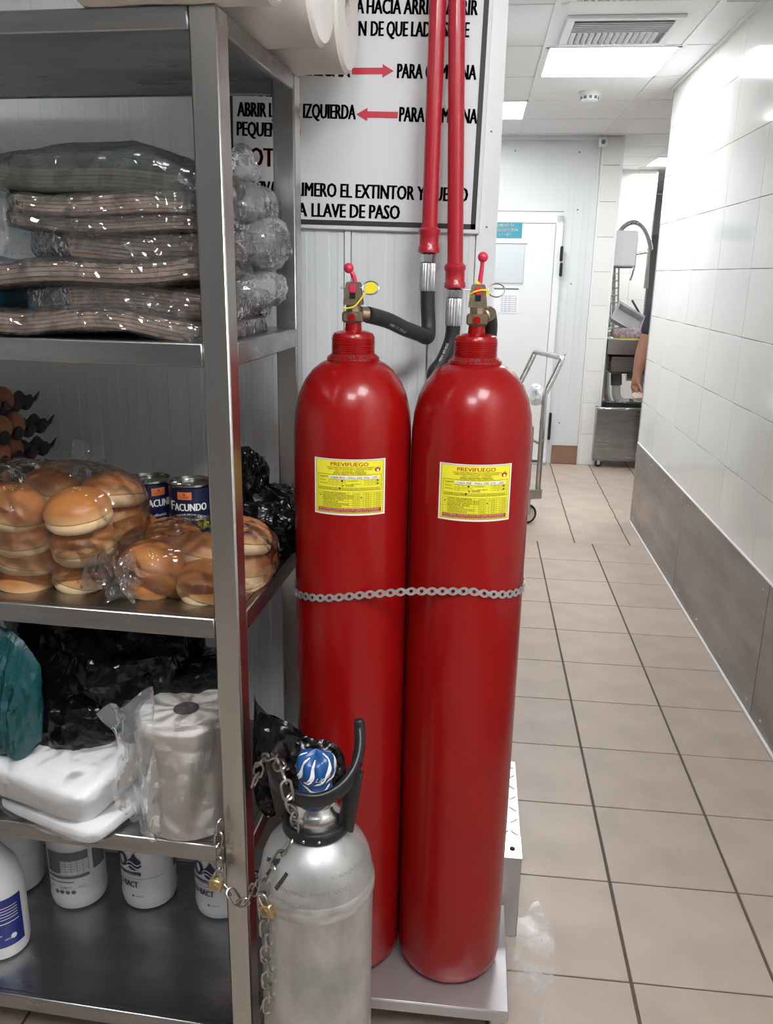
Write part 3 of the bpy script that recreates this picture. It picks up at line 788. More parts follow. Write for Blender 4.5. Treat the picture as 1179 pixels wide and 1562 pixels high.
# egg trays at the far left
def egg_tray_mesh():
    n = 5; s = .047; g = G(); N_ = 40; w_ = n*s
    def hgt(x, y):
        a = .5+.5*cos(2*pi*x/s); b = .5+.5*cos(2*pi*y/s)
        return .038*max(a,b)**1.0*(.55+.45*min(a,b))
    g.grid(lambda u_, v_: (u_*w_-w_, v_*w_, hgt(u_*w_, v_*w_)), N_, N_)
    return g
ex, ey = -1.265, -3.20
eggm = mesh_of('egg', G().lathe([(.0005,-.022),(.010,-.020),(.017,-.013),(.0205,-.003),(.020,.008),(.015,.019),(.008,.0255),(.0005,.028)],16), EGG)
for k in range(6):
    zt = ZL[1]+.002+.0475*k
    o = centred('egg_tray', egg_tray_mesh(), PULP, (ex+.010*math.sin(k*2.1), ey, zt), .04*((k%3)-1), 50)
    tag(o, 'grey pulp egg tray in the dark left corner, %s of the stack' % ['bottom','second from bottom','third from bottom','third from top','second from top','top'][k], 'egg tray', 'stacked egg trays')
    for a in range(2):
        for b in range(3):
            e = bpy.data.objects.new('egg', eggm); COL.objects.link(e)
            e.location = (ex+.010*math.sin(k*2.1)-.0235-.047*a, ey+.0235+.047*b, zt+.034); e.rotation_euler = (.1*((a+b)%3-1),.08*(b-1),0)
            tag(e, 'brown egg in the %s grey tray of the stack, %s column, %s one' % (['bottom','second lowest','third lowest','third highest','second highest','top'][k], ['outer','inner'][a], ['front','middle','rear'][b]), 'egg', 'brown eggs in the trays')

# black bag at the right rear of shelf 2
g = G().blob((-.775,-3.10,ZL[1]+.062), (.068,.075,.062), .75, 72, .020, 22, 21, flatten=ZL[1]+.001)
g.blob((-.815,-3.09,ZL[1]+.135), (.030,.045,.062), .8, 56, .020, 26, 22)
tag(wobj('black_bag', g, BLACKBAG, (-.775,-3.10,ZL[1]), 28), 'small crumpled black plastic bag behind the post on the bun shelf', 'bag')

# ------------------------------------------------------------------ shelf 3
def drape(tops, bots, y0, bulge, seed, nu=60, nv=26):
    """closed slack bag between a top and a bottom edge (photo pixels on y=y0)"""
    Tp = smooth_path([px(u,v,1,y0) for u,v in tops], 12); Bp = smooth_path([px(u,v,1,y0) for u,v in bots], 12)
    def pick(P, k): k *= len(P)-1; i = min(int(k), len(P)-2); return P[i].lerp(P[i+1], k-i)
    g = G()
    for sd in (-1, 1):
        def fn(a, b):
            p = pick(Tp,a).lerp(pick(Bp,a),b); e_ = sin(pi*a)**.5*sin(pi*b)**.5 if 0 < a < 1 and 0 < b < 1 else 0
            q = Vector((a*5+b*1.5, b*3-a, seed+sd)); f1, _ = noise.voronoi(q); f2, _ = noise.voronoi(q*2.4)
            return p+Vector((0, sd*e_*(bulge*(.6+.7*(.6-(f1[1]-f1[0])))-.012*(f2[1]-f2[0])), .008*noise.noise(q*1.5)))
        g.grid(fn, nu, nv)
    return g
g = G().blob((-1.05,-3.20,.715), (.155,.125,.115), .75, 96, .030, 11, 31)
g.blob((-1.165,-3.23,.80), (.075,.06,.07), .8, 56, .018, 14, 36); g.blob((-1.10,-3.29,.665), (.085,.055,.055), .8, 72, .022, 15, 33)
tag(wobj('black_bag', g, BLACKBAG, (-1.05,-3.20,.60), 28), 'large crumpled black plastic bag under the bun shelf', 'bag')
g = G(); A = px(330,1000,1,-3.17); B = px(205,1085,1,-3.28)
g.blob((A+B)/2, (.13,.07,.035), .8, 72, .020, 14, 35, m=Matrix.Rotation(-.42,4,'Y'))
tag(wobj('black_bag', g, BLACKBAG, (A+B)/2, 28), 'flat black plastic bag lying behind the large paper roll', 'bag')
g = drape([(-60,945),(-20,948),(15,960),(40,985),(62,1015)], [(-60,1135),(-20,1150),(10,1152),(30,1158),(64,1132)], -3.37, .040, 8)
tag(wobj('teal_bag', g, TEALBAG, (-1.215,-3.30,.64), 28), 'dark teal plastic bag at the left end of the third shelf', 'bag')
def pack(lab, c, h, rz, tl, seed):
    t = thing('napkin_pack', lab, 'napkins', (c[0],c[1],c[2]-h[2]), 0, 'packs of white napkins')
    m = Matrix.Rotation(rz,4,'Z') @ Matrix.Rotation(tl[0],4,'X') @ Matrix.Rotation(tl[1],4,'Y')
    obj('napkins', G().blob(c, h, .28, 80, .009, 6, seed, ridge=True, m=m), NAPKIN, t, world=True, smooth=60)
    obj('film_wrap', G().blob(c, (h[0]+.008,h[1]+.008,h[2]+.004), .38, 88, .008, 11, seed+1, m=m), FILMROLL, t, world=True, smooth=25)
pack('thin white napkin pack lying directly on the third shelf', (-1.075,-3.335,.538), (.12,.095,.013), -.35, (0,0), 51)
pack('thick white napkin pack in film, slumped on a thinner pack', (-1.105,-3.32,.596), (.125,.10,.034), -.30, (.13,.05), 55)
# large paper roll standing in a plastic bag
rc = Vector((-.866,-3.345,ZL[2])); R_ = .0825; RH = px(292,1080,1,-3.345).z-ZL[2]
t = thing('paper_towel_roll', 'large white paper roll standing in a clear bag on the third shelf', 'paper roll', rc)
pr = [(R_-.004,0),(R_,.004)] + [(R_+.0012*sin(k*2.3),.004+(RH-.010)*k/12) for k in range(1,12)] + [(R_,RH-.006),(R_-.005,RH)]
obj('paper', G().lathe(pr,56,caps=False), PAPERROLL, t)
obj('end_face', G().lathe([(R_-.005,RH),(.03,RH-.001),(.0225,RH-.001)],48,caps=False), ROLLEND, t)
obj('core', G().lathe([(.0225,RH-.001),(.0215,RH-.001),(.0205,.01)],24,caps=False), ROLLCORE, t)
f = G()
def wrap(u_, v_):
    a = 2*pi*u_; rr = R_+.004+.005*abs(noise.noise((cos(a)*4,sin(a)*4,v_*9)))
    if v_ > .82: rr *= 1-.98*(v_-.82)/.18
    return (rr*cos(a), rr*sin(a), min(v_/.82,1)*RH+.004+.004*noise.noise((u_*14,v_*8,1))*(v_>.8))
f.grid(wrap, 80, 30); fo = obj('bag_film', f, FILMROLL, t, smooth=25)
P00 = px(150,1085,1,-3.42); P10 = px(232,1050,1,-3.40); P01 = px(205,1255,1,-3.415); P11 = px(262,1285,1,-3.425)
f = G(); f.grid(lambda u_, v_: (P00*(1-u_)+P10*u_)*(1-v_)+(P01*(1-u_)+P11*u_)*v_+Vector((.012*sin(v_*6)*(1-u_),-.008+.012*sin(u_*8+v_*7)+.008*noise.noise((u_*5,v_*7,2)),.004*sin(u_*9))), 26, 34)
obj('bag_mouth', f, FILMMILK, t, world=True, smooth=25)
f = G(); ZR = R_+.009
for k in range(4):
    a0_ = -1.05+.13*k
    f.grid(lambda u_, v_: ((ZR+.004*sin(u_*pi))*cos(a0_+.16*u_+.25*v_-.3), (ZR+.004*sin(u_*pi))*sin(a0_+.16*u_+.25*v_-.3), .03+.035*k+.15*v_), 6, 12)
obj('bag_fold', f, FILMROLL, t, smooth=25)

# ------------------------------------------------------------------ bottom shelf: tubs
ZBOT = ZL[3]
def tub(lab, u, v, R, h, front):
    base = px(u,v,2,ZBOT); c = Vector((base.x, base.y+R-.006, ZBOT))
    t = thing('white_tub', lab, 'tub', c, 0, 'white chemical tubs')
    obj('body', G().lathe([(R-.012,0),(R-.003,.006),(R,.018),(R+.001,.028),(R-.0005,.034),(R+.001,h-.03),(R+.003,h-.026),(R+.003,h-.02)],44), WHITEPL, t)
    obj('lid', G().lathe([(R+.005,h-.024),(R+.006,h-.02),(R+.006,h-.004),(R+.001,h),(R-.012,h),(R-.014,h-.003),(.001,h-.003)],44), WHITEPL, t)
    hg = G().tube([(cos(a)*(R+.008),-.004,h-.05-.06*sin(a)) for a in [pi*i/14 for i in range(15)]], .0025, 6); obj('bail_handle', hg, STEELBRIGHT, t)
    rr = R+.0022
    mp = lambda x,y: (rr*sin(x/rr), -rr*cos(x/rr), y)
    if front:
        s0 = -.054
        g = G(); text(g,'ISO',mp,s0-.026,.110,.034,.056,.07)
        text(g,'ISO-BACT',mp,s0-.006,.064,.0140,.060,.05); rect(g,mp,s0-.022,s0+.062,.094,.101,8)
        cx = s0+.048; pts = [(cx, .150)]
        for i in range(15):
            a = radians(60-300*i/14); pts.append((cx+.0165*cos(a), .122+.0155*sin(a)))
        poly2(g, mp, pts)
        lt = obj('brand_print', g, NAVYPRINT, t, smooth=0)
        mq = lambda x,y: ((rr+.0006)*sin(x/rr), -(rr+.0006)*cos(x/rr), y)
        g = G()
        for dz in (.122,.113):
            g.grid(lambda a,b: mq(cx-.019+.036*a, dz+.005*sin(a*6.28)+.0032*(b-.5)+.004*a), 14, 1)
        text(g,'SOLUCIONES INTEGRALES',mq,s0-.018,.0955,.0038,.076,.0)
        obj('wave_mark', g, WHITEPL, t, smooth=0)
        g = G(); rect(g,mp,s0-.022,s0+.110,.0855,.0864,10); text(g,'DESINFECTANTE',mp,s0-.016,.050,.0042,.022)
        text(g,'Soluciones',mp,s0+.046,.040,.004,.020); disc2(g,mp,s0+.041,.042,.0028)
        rect(g,mp,s0+.140,s0+.175,.085,.125,6)
        obj('fine_print', g, GREYPRINT, t, smooth=0)
    else:
        s0 = -.042; g = G()
        rect(g,mp,s0,s0+.095,.130,.150,10); rect(g,mp,s0,s0+.034,.098,.130,4)
        for k in range(5): rect(g,mp,s0+.034,s0+.095,.1035+.0062*k,.1042+.0062*k,8)
        for k in range(6): rect(g,mp,s0+.034+.0122*k,s0+.0348+.0122*k,.098,.130)
        rect(g,mp,s0,s0+.095,.086,.0925,10); rect(g,mp,s0,s0+.062,.076,.0785,8)
        rect(g,mp,s0+.105,s0+.140,.095,.145,6)
        for k, xx in enumerate((.006,.030,.042,.070)): text(g,['ONU','GHS','PH 7','ISO'][k],mp,s0+xx,.0615,.005,.015)
        for k in range(4): disc2(g,mp,s0+.022+.0125*k,.052,.0048)
        text(g,'Cont. neto 4 kg',mp,s0+.080,.057,.003,.016)
        obj('data_print', g, GREYPRINT, t, smooth=0)
tub('white tub with a grey data table label, left of the branded tubs', 106,1388,.0585,.235,False)
tub('white tub with navy drop logo, middle of the bottom shelf', 216,1388,.0585,.235,True)
tub('white tub with navy drop logo, behind the brass padlock', 330,1403,.0585,.235,True)
p = px(12,1366,2,ZBOT); t = thing('white_tub', 'plain white jug at the far left back of the bottom shelf', 'jug', (p.x-.01,p.y+.05,ZBOT), 0, 'white chemical tubs')
obj('body', G().lathe([(.05,0),(.062,.006),(.064,.03),(.064,.09),(.0625,.094),(.064,.098),(.063,.17),(.05,.20),(.02,.22)],36), WHITEPL, t); obj('cap', G().lathe([(.022,.218),(.022,.24),(.018,.243)],24), WHITEPL, t)
p = px(-12,1466,2,ZBOT); t = thing('chemical_bottle', 'white bottle with a deep blue label cut by the left photo edge', 'bottle', (p.x,p.y+.045,ZBOT))
obj('body', G().lathe([(.040,0),(.049,.005),(.052,.02),(.052,.15),(.050,.165),(.040,.20),(.022,.23),(.016,.24),(.016,.255)],40), WHITEPL, t)
obj('cap', G().lathe([(.019,.255),(.019,.28),(.016,.283)],24), WHITEPL, t)
rr = .0526; mp = lambda x,y: (rr*sin(x/rr),-rr*cos(x/rr),y)
g = G(); g.grid(lambda a,b: mp(-.075+.15*a,.034+.11*b),24,1); lb = obj('label', g, BLUEPRINT, t, smooth=60)
rr2 = .0531; mp2 = lambda x,y: (rr2*sin(x/rr2),-rr2*cos(x/rr2),y)
g = G()
for k in range(5): rect(g,mp2,-.01,.065,.124-.0065*k,.1255-.0065*k,8)
rect(g,mp2,-.01,.066,.088,.090,8); disc2(g,mp2,.052,.055,.006); text(g,'HDPE',mp2,.034,.05,.004); rect(g,mp2,-.03,.03,.062,.0635,6)
obj('label_print', g, WHITEPRINT, t, smooth=0)

# ================================================================== RED CYLINDERS
PZ = .10
pf = thing('steel_platform', 'low stainless steel platform under the two red cylinders', 'platform', (-.495,-3.16,0))
g = G(); g.box(-.715,-.275,-3.303,-3.02,PZ-.003,PZ-.0005,.001)
g.box(-.715,-.275,-3.304,-3.296,PZ-.028,PZ-.001,.003).box(-.2795,-.2745,-3.30,-3.02,PZ-.028,PZ-.001,.002).box(-.7155,-.7105,-3.30,-3.02,PZ-.028,PZ-.001,.002).box(-.715,-.275,-3.025,-3.019,PZ-.028,PZ-.001,.002)
obj('top', g, PLATSTEEL, pf, world=True)
for x in (-.695,-.295):
    for y in (-3.26,-3.04): obj('leg', G().box(x-.012,x+.012,y-.012,y+.012,0,PZ-.004,.002), STEEL, pf, world=True)

def red_cylinder(lab, x, y, R, lever, tagside, sx):
    t = thing('extinguisher_cylinder', lab, 'cylinder', (x,y,PZ), 0, 'red fire suppression cylinders')
    z = lambda h: h-PZ
    pr = [(.001,.002),(R*.80,0),(R*.90,.004),(R*.97,.014),(R,.034),(R,.2),(R,.4),(R,.6),(R,.8),(R,z(1.175)),(R*.995,z(1.20)),(R*.965,z(1.232)),(R*.90,z(1.26)),(R*.80,z(1.283)),(R*.67,z(1.301)),(R*.53,z(1.312)),(.044,z(1.317))]
    obj('body', G().lathe(pr,72), RED, t, smooth=60)
    nk = [(.044,z(1.314)),(.0455,z(1.318)),(.0445,z(1.3225)),(.0375,z(1.328))]
    zz = 1.330
    for k in range(7): nk += [(.0362,z(zz)),(.0372,z(zz+.0008)),(.0372,z(zz+.0020)),(.0362,z(zz+.0028))]; zz += .0036
    nk += [(.036,z(1.357)),(.033,z(1.3625)),(.024,z(1.3655)),(.0145,z(1.367)),(.0135,z(1.378)),(.001,z(1.379))]
    obj('neck_collar', G().lathe(nk,48), RED, t, smooth=35)
    # marker lettering on the sloping collar
    def mpm(px_, py_):
        rr = .0462-.14*(py_)+.0004; a = px_/.043
        rr = .0450 + (.0386-.0450)*min(1,max(0,py_/.010)); return (rr*sin(a)*1.03, -rr*cos(a)*1.03, z(1.3185)+py_)
    g = G(); text(g,'MALL DEL-SOL',mpm,-.042,.0012,.0080,.078,.03,.25); obj('marker_writing', g, BLACKPRINT, t, smooth=0)
    # valve
    vb = G()
    vb.lathe([(.013,z(1.376)),(.0135,z(1.380)),(.0125,z(1.385))],6)
    vb.box(-.0175,.0175,-.016,.016,z(1.380),z(1.3985),.003)
    vb.lathe([(.0125,z(1.398)),(.0125,z(1.411))],8)
    pts = [(-.0155,0),(.0155,0),(.0150,.008),(.0115,.034),(.0095,.037),(-.0095,.037),(-.0115,.034),(-.0150,.008)]
    for yy in (-.014,.006):
        vb.prism(pts[:], .008, Matrix.Translation((0,yy+.008,z(1.409))) @ Matrix.Rotation(pi/2,4,'X'))
    vb.box(-.0135,.0135,-.012,.012,z(1.409),z(1.418),.002)
    vo = obj('valve_body', vb, BRASS, t, smooth=30)
    obj('valve_slot', G().box(-.005,.005,-.0147,-.0138,z(1.419),z(1.433),.0002), BLACKPL, vo)
    ds = G().cyl((0,-.0155,z(1.389)),(0,-.0195,z(1.389)),.0085,20,b=.001); obj('plug_ring', ds, BRASS, vo)
    obj('safety_plug', G().cyl((0,-.019,z(1.389)),(0,-.022,z(1.389)),.0062,20,b=.001), RED, vo)
    ou = G().cyl((.010,.004,z(1.394)),(.024,.012,z(1.3925)) if sx == 1 else (.021,.026,z(1.399)),.0125,16,b=.002); obj('outlet', ou, BRASS, t)
    # lever with ball end
    lv = smooth_path([(a,-.006,z(b)) for a,b in lever], 6)
    lo = obj('lever', G().tube(lv, [.0048-.0018*i/(len(lv)-1) for i in range(len(lv))], 10).box(lever[0][0]-.006,lever[0][0]+.006,-.016,-.002,z(lever[0][1]-.006),z(lever[0][1]+.008),.002), REDLEVER, t)
    e = lever[-1]; obj('lever_ball', G().sph((e[0],-.006,z(e[1])), .0085, 18), REDLEVER, lo)
    # pull pin with ring
    pin = G().cyl((-.022,-.004,z(1.4365)),(.016,-.004,z(1.4365)),.0015,8)
    rcx = .0295; pin.tube([(rcx+.0125*cos(a)*(1.1),-.006+.004*sin(a),z(1.437)+.0105*sin(a)) for a in [2*pi*i/24 for i in range(24)]], .0012, 8, True)
    obj('pull_pin', pin, STEELBRIGHT, t)
    if tagside == 0:
        pts = [(.021,-.009),(.034,-.009),(.043,.001),(.033,.010),(.023,.007)]
    else:
        pts = [(-.008,.017),(-.001,.014),(.018,-.002),(.014,-.006),(.003,.001)]
    obj('seal_tag', G().prism(pts, .0012, Matrix.Translation((0,-.012,z(1.437))) @ Matrix.Rotation(pi/2,4,'X')), YELLOWTAG, t)
    sw = [(-.015,-.0165,z(1.405)),(-.008,-.018,z(1.4035)),(.004,-.018,z(1.407)),(.014,-.017,z(1.418)),(.022,-.012,z(1.431))] if tagside == 0 else [(-.014,-.012,z(1.429)),(-.006,-.0175,z(1.434)),(.006,-.0165,z(1.437)),(.016,-.012,z(1.435)),(.016,-.012,z(1.426))]
    sp = smooth_path(sw, 8); obj('seal_wire', G().tube(sp, [.0011+.0006*(i%2) for i in range(len(sp))], 6), YELLOWTAG, t)
    # curved sticker
    zb, zt_, w2 = (1.068,1.1645,.0625); c0 = .010 if tagside == 0 else .011
    def cm_(k): return lambda a,b: ((R+k)*sin((a+c0)/R), -(R+k)*cos((a+c0)/R), z(b))
    g = G(); g.grid(lambda a,b: cm_(.0005)(-w2+2*w2*a, zb+(zt_-zb)*b), 24, 1)
    st_ = obj('sticker', g, WHITEPRINT, t, smooth=60)
    k_ = .003; g = G(); g.grid(lambda a,b: cm_(.0008)(-w2+k_+2*(w2-k_)*a, zb+k_+(zt_-zb-2*k_)*b), 24, 1); obj('sticker_field', g, YELLOW, st_, smooth=60)
    m2 = cm_(.0012); g = G()
    def frame_(x0,x1,y0,y1,th=.0005):
        rect(g,m2,x0,x1,y0,y0+th,10); rect(g,m2,x0,x1,y1-th,y1,10); rect(g,m2,x0,x0+th,y0,y1); rect(g,m2,x1-th,x1,y0,y1)
    frame_(-.0588,.0588,1.0715,1.163); frame_(-.055,.055,1.1115,1.1385)
    text(g,'EXTINTORES INDUSTRIALES Y CONTRA INCENDIOS',m2,-.038,1.1495,.0020,.080,.01); text(g,'DIRECCION: PORTETE 3507 Y GALLEGOS LARA',m2,-.036,1.1465,.0021,.074,.01)
    text(g,'TELF.: 2370373 - 2363738',m2,-.024,1.1437,.0018,.048,.01); text(g,'VENTAS Y MANTENIMIENTO GARANTIZADO',m2,-.026,1.1412,.0018,.054,.01)
    text(g,'CLIENTE:',m2,-.052,1.1325,.0026,.016,.005)
    text(g,'RECARGA:',m2,-.051,1.1270,.0018,.011); text(g,'PROX. RECARGA:',m2,-.051,1.1215,.0018,.014); text(g,'MANTENIMIENTO:',m2,-.003,1.1270,.0018,.018)
    text(g,'VENCIMIENTO:',m2,.002,1.1218,.0018,.018)
    for r_ in range(2):
        for q in range(4):
            frame_(-.035+.0075*q,-.0285+.0075*q,1.1258-.0055*r_,1.1295-.0055*r_,.0003); frame_(.025+.0068*q,.031+.0068*q,1.1258-.0055*r_,1.1295-.0055*r_,.0003)
    for q in range(12): frame_(-.0525+.0088*q,-.0450+.0088*q,1.1128,1.1165,.0003); text(g,['ENE','FEB','MAR','ABR','MAY','JUN','JUL','AGO','SEP','OCT','NOV','DIC'][q],m2,-.0518+.0088*q,1.1138,.0016,.006)
    text(g,'2020',m2,-.006,1.1185,.0036,.013,.02); disc2(g,m2,-.011,1.1195,.0012); disc2(g,m2,-.016,1.115,.0018); disc2(g,m2,-.012,1.1277,.0017); disc2(g,m2,.048,1.128,.0015); disc2(g,m2,.048,1.1225,.0015)
    rows = ['TIPO DE AGENTE','POLVO QUIMICO SECO (PQS)','DIOXIDO DE CARBONO (CO2)','ESPUMA AFFF','AGUA','ACETATO DE POTASIO','HALOTRON']
    for q in range(8): rect(g,m2,-.055,.055,1.1078-.0037*q,1.1081-.0037*q,10)
    for q, xx in enumerate((-.055,-.046,-.002,.006,.017,.023,.036,.042,.0547)): rect(g,m2,xx,xx+.0003,1.0822,1.108)
    for q in range(7):
        text(g,rows[q],m2,-.0445,1.1050-.0037*q,.0022,.022+.0017*len(rows[q])*.7,.01)
        text(g,str(2.5*(q+1)).replace('.',',')+' LB',m2,.0075,1.1050-.0037*q,.0018,.008); text(g,str(10*(q+1))+' LB',m2,.0265,1.1050-.0037*q,.0018,.007); text(g,str(50+25*q)+' LB',m2,.0455,1.1050-.0037*q,.0018,.007)
    disc2(g,m2,-.0505,1.1015,.0012); disc2(g,m2,.0200,1.0995,.0012)
    obj('sticker_print', g, INKDARK, st_, smooth=0)
    g = G(); text(g,'PREVIFUEGO',m2,-.0315,1.1530,.0062,.0630,.03); text(g,'CONTROL DE CARGA',m2,-.027,1.1392,.0021,.055,.01)
    fp = [(0,0),(.004,.0008),(.0055,.004),(.0045,.0078),(.003,.0055),(.0018,.0105),(.0004,.0068),(-.0015,.0092),(-.0022,.0055),(-.0042,.0072),(-.0050,.0035),(-.0035,.0008)]
    obj('sticker_heading', g, MAROON, st_, smooth=0); g = G(); poly2(g, m2, [(.0475+a,1.1428+b) for a,b in fp]); obj('flame_emblem', g, MAROON, st_, smooth=0)
    g = G(); rect(g,m2,-.055,.055,1.0735,1.0805,16); obj('warning_strip', g, MAROON, st_, smooth=0)
    m3 = cm_(.0016); g = G(); rect(g,m3,-.034,.050,1.1312,1.1362,12); text(g,'NO FUMAR, UTILIZAR SOLO EN CASO DE INCENDIO',m3,-.053,1.0774,.0022,.104,.015); text(g,'EXTINTOR ASEGURADO CON SELLO Y PRECINTO DE GARANTIA',m3,-.053,1.0744,.0017,.104,.01)
    disc2(g,m3,.0478,1.1455,.0022); obj('sticker_strip', g, WHITEPRINT, st_, smooth=0)
    m4 = cm_(.0020); g = G(); text(g,'CASA RES - MALL DEL SOL - 200',m4,-.032,1.1322,.0030,.078,.0,.3); obj('sticker_writing', g, BLACKPRINT, st_, smooth=0)
    return t
RL, RR2 = .1035, .1045
red_cylinder('left one of the two tall red cylinders, behind the silver cylinder', -.6045, -3.160, RL, [(.0,1.434),(.003,1.444),(.001,1.455),(-.004,1.4635),(-.0075,1.468)], 0, 1)
red_cylinder('right one of the two tall red cylinders, next to the corridor', -.396, -3.160, RR2, [(.0,1.434),(.002,1.450),(.004,1.470),(.005,1.489)], 1, 2)

# ------------------------------------------------------------------ red pipes and hoses
YP = -2.945
def pipe(lab, pts_px, zc, tcl):
    p0 = px(*pts_px[0],1,YP); p1 = px(*pts_px[1],1,YP); d = (p0-p1).normalized(); top = p1+d*((H-.002-p1.z)/d.z)
    t = thing('red_pipe', lab, 'pipe', p1, 0, 'red discharge pipes')
    obj('pipe', G().cyl(p1+d*.02, top, .0150, 24), REDPIPE, t, world=True)
    m = Matrix.Translation(p1) @ d.to_track_quat('Z','Y').to_matrix().to_4x4()
    obj('coupling', G().lathe([(.0165,-.004),(.0205,-.002),(.0205,.006),(.0185,.009),(.0185,.028),(.0205,.031),(.0205,.038),(.0165,.042)],24,m), REDPIPE, t, world=True)
    return p1, d
q1, d1_ = pipe('red pipe nearest the shelf, dropping in front of the warning board', ((668,0),(654,383)), 0, 0)
q2, d2_ = pipe('red pipe nearest the corridor, ending lower than its neighbour', ((697,0),(694,437)), 0, 0)
def hose(lab, q, pts):
    t = thing('hydraulic_hose', lab, 'hose', q, 0, 'black hydraulic hoses')
    fe = G(); m = Matrix.Translation(q)
    fe.lathe([(.0135,-.022),(.0155,-.020),(.0155,-.006),(.012,-.004)],6,m); obj('nut', fe, STEELBRIGHT, t, world=True)
    n = 20; g = G(); vs = []
    for zz, rr in ((-.022,.0150),(-.026,.0165),(-.070,.0165),(-.073,.0155)):
        for i in range(2*n):
            r_ = rr-(.0012 if i % 2 else 0); vs.append(m @ Vector((r_*cos(pi*i/n), r_*sin(pi*i/n), zz)))
    fs = [(j*2*n+i, j*2*n+(i+1)%(2*n), (j+1)*2*n+(i+1)%(2*n), (j+1)*2*n+i) for j in range(3) for i in range(2*n)]
    g.add(vs, fs); obj('ferrule', g, GALV, t, world=True, smooth=20)
    path = smooth_path([q+Vector((0,0,-.06))]+[Vector(p) for p in pts], 9)
    obj('hose', G().tube(path, .0140, 16), RUBBER, t, world=True)
    return t, path
h1, path1 = hose('black hose curving from the left valve up to the left pipe', q1, [q1+Vector((.001,0,-.10)), q1+Vector((.004,-.004,-.140)), q1+Vector((.003,-.022,-.158)), q1+Vector((-.012,-.052,-.150)), (-.526,-3.045,1.364), (-.552,-3.10,1.381), (-.582,-3.148,1.3925)])
h2, path2 = hose('black hose curving down behind the right cylinder to its valve', q2, [q2+Vector((-.003,0,-.10)), q2+Vector((-.018,-.008,-.140)), q2+Vector((-.034,-.018,-.165)), (-.462,-2.975,1.250), (-.40,-2.99,1.268), (-.388,-3.02,1.29), (-.376,-3.06,1.335), (-.374,-3.10,1.375), (-.378,-3.133,1.398)])
def hose_text(parent, path, i0, s, h, flip=False):
    P = path; cum = [0]
    for i in range(i0, len(P)-1): cum.append(cum[-1]+(P[i+1]-P[i]).length)
    def at(d):
        for i in range(len(cum)-1):
            if d <= cum[i+1]: k = (d-cum[i])/(cum[i+1]-cum[i]); a = P[i0+i]; b = P[i0+i+1]; return a+(b-a)*k, (b-a).normalized()
        return P[-1], (P[-1]-P[-2]).normalized()
    tot = min(cum[-1], h*len(s)*.85)
    def mp(x, y):
        p, tn = at(tot-x if flip else x); out = (CAM-p); out = (out-tn*out.dot(tn)).normalized(); sd = tn.cross(out)
        if flip: sd = -sd
        ang = y/.0142; return p + (out*cos(ang) - sd*sin(ang)*(-1))*.0144
    g = G(); text(g, s, mp, 0, .003, h); obj('lettering', g, WHITEPRINT, parent, world=True, smooth=0)
hose_text(h1, path1, 44, '100R1 1/2" 2320 PSI', .0048, True)
hose_text(h2, path2, 11, '2320 PSI 100R1', .0045)

# ------------------------------------------------------------------ warning board on the back wall
YS = YB-.010
B0 = px(731,357,1,YS); EX = (px(609,334.4,1,YS)-px(475.8,330.5,1,YS)).normalized(); EZ = Vector((-EX.z,0,EX.x))
def sgn(k): return lambda x,y: B0 + EX*x + EZ*y + Vector((0,-k,0))
def loc2(u, v): d = px(u,v,1,YS)-B0; return d.dot(EX), d.dot(EZ)
wS = -loc2(345,345)[0]; hS = .78
sg = thing('warning_board', 'white wall board with a black border and Spanish lettering', 'sign', B0)
bd = G(); bd.box(-wS,0,0,hS,0,.008,.002); 
bd.v = [tuple(B0+EX*v[0]+EZ*v[1]+Vector((0,.008-v[2],0))) for v in bd.v]
obj('board', bd, SIGNW, sg, world=True)
g = G(); k0, k1 = .008, .0175
mp = sgn(.0006); rect(g,mp,-wS+k0,-k0,k0,k1); rect(g,mp,-k1,-k0,k0,hS-.01); rect(g,mp,-wS+k0,-wS+k1,k0,hS-.01)
obj('border', g, BLACKPRINT, sg, world=True, smooth=0)
g = G(); mp = sgn(.0009)
def line(s, a, b, h, gg=None, bold=.006):
    x0, y0 = loc2(*a); x1, y1 = loc2(*b); hh = h*(px(600,200,1,YS)-px(601,200,1,YS)).length
    dx, dy = x1-x0, y1-y0; L_ = sqrt(dx*dx+dy*dy)
    f_ = lambda x,y: mp(x0+dx/L_*x-dy/L_*y, y0+dy/L_*x+dx/L_*y)
    for k in (-.05,-.025,0,.025,.05): text(gg or g, s, f_, k*hh, 0, hh, L_)
for W_ in [('PALETA',(499,20.2),(554.6,21),19.5),('HACIA ARRIBA ABRIR',(559.7,21),(728,23.4),19.5),
  ('SEGÚN',(507,53.6),(558,54.9),19.5),('DE QUE LADO SE DE',(566,55),(714.6,57),19.5),
  ('DERECHA',(448,114.5),(533.5,118),19.5),('PARA CAMPANA',(606,119.4),(725.5,121.7),19.5),('GRANDE',(363.4,146.3),(431,148),20),
  ('ABRIR',(362.6,177.5),(406,178.7),20),('LLAVE',(411,178.8),(457,180),20),('IZQUIERDA',(463,180.1),(542,182.2),20),('PARA CAMPANA',(609.2,185.3),(727,188.8),20),
  ('PEQUEÑA (2)',(362,206.8),(457.5,210.5),20),('ACTIVAR',(365,296),(433,298.2),20),('PRIMERO EL EXTINTOR Y LUEGO',(441,298.4),(712.6,308),20),
  ('ABRIR LA',(385,327.6),(468,330.2),20),('LLAVE DE PASO',(475.8,330.5),(609,334.4),20)]:
    g = G(); line(*W_); obj('lettering', g, BLACKPRINT, sg, world=True, smooth=0)
g = G(); line('NOTA:',(361,252.5),(441,255.5),26.5,g); obj('red_lettering', g, REDPRINT, sg, world=True, smooth=0)
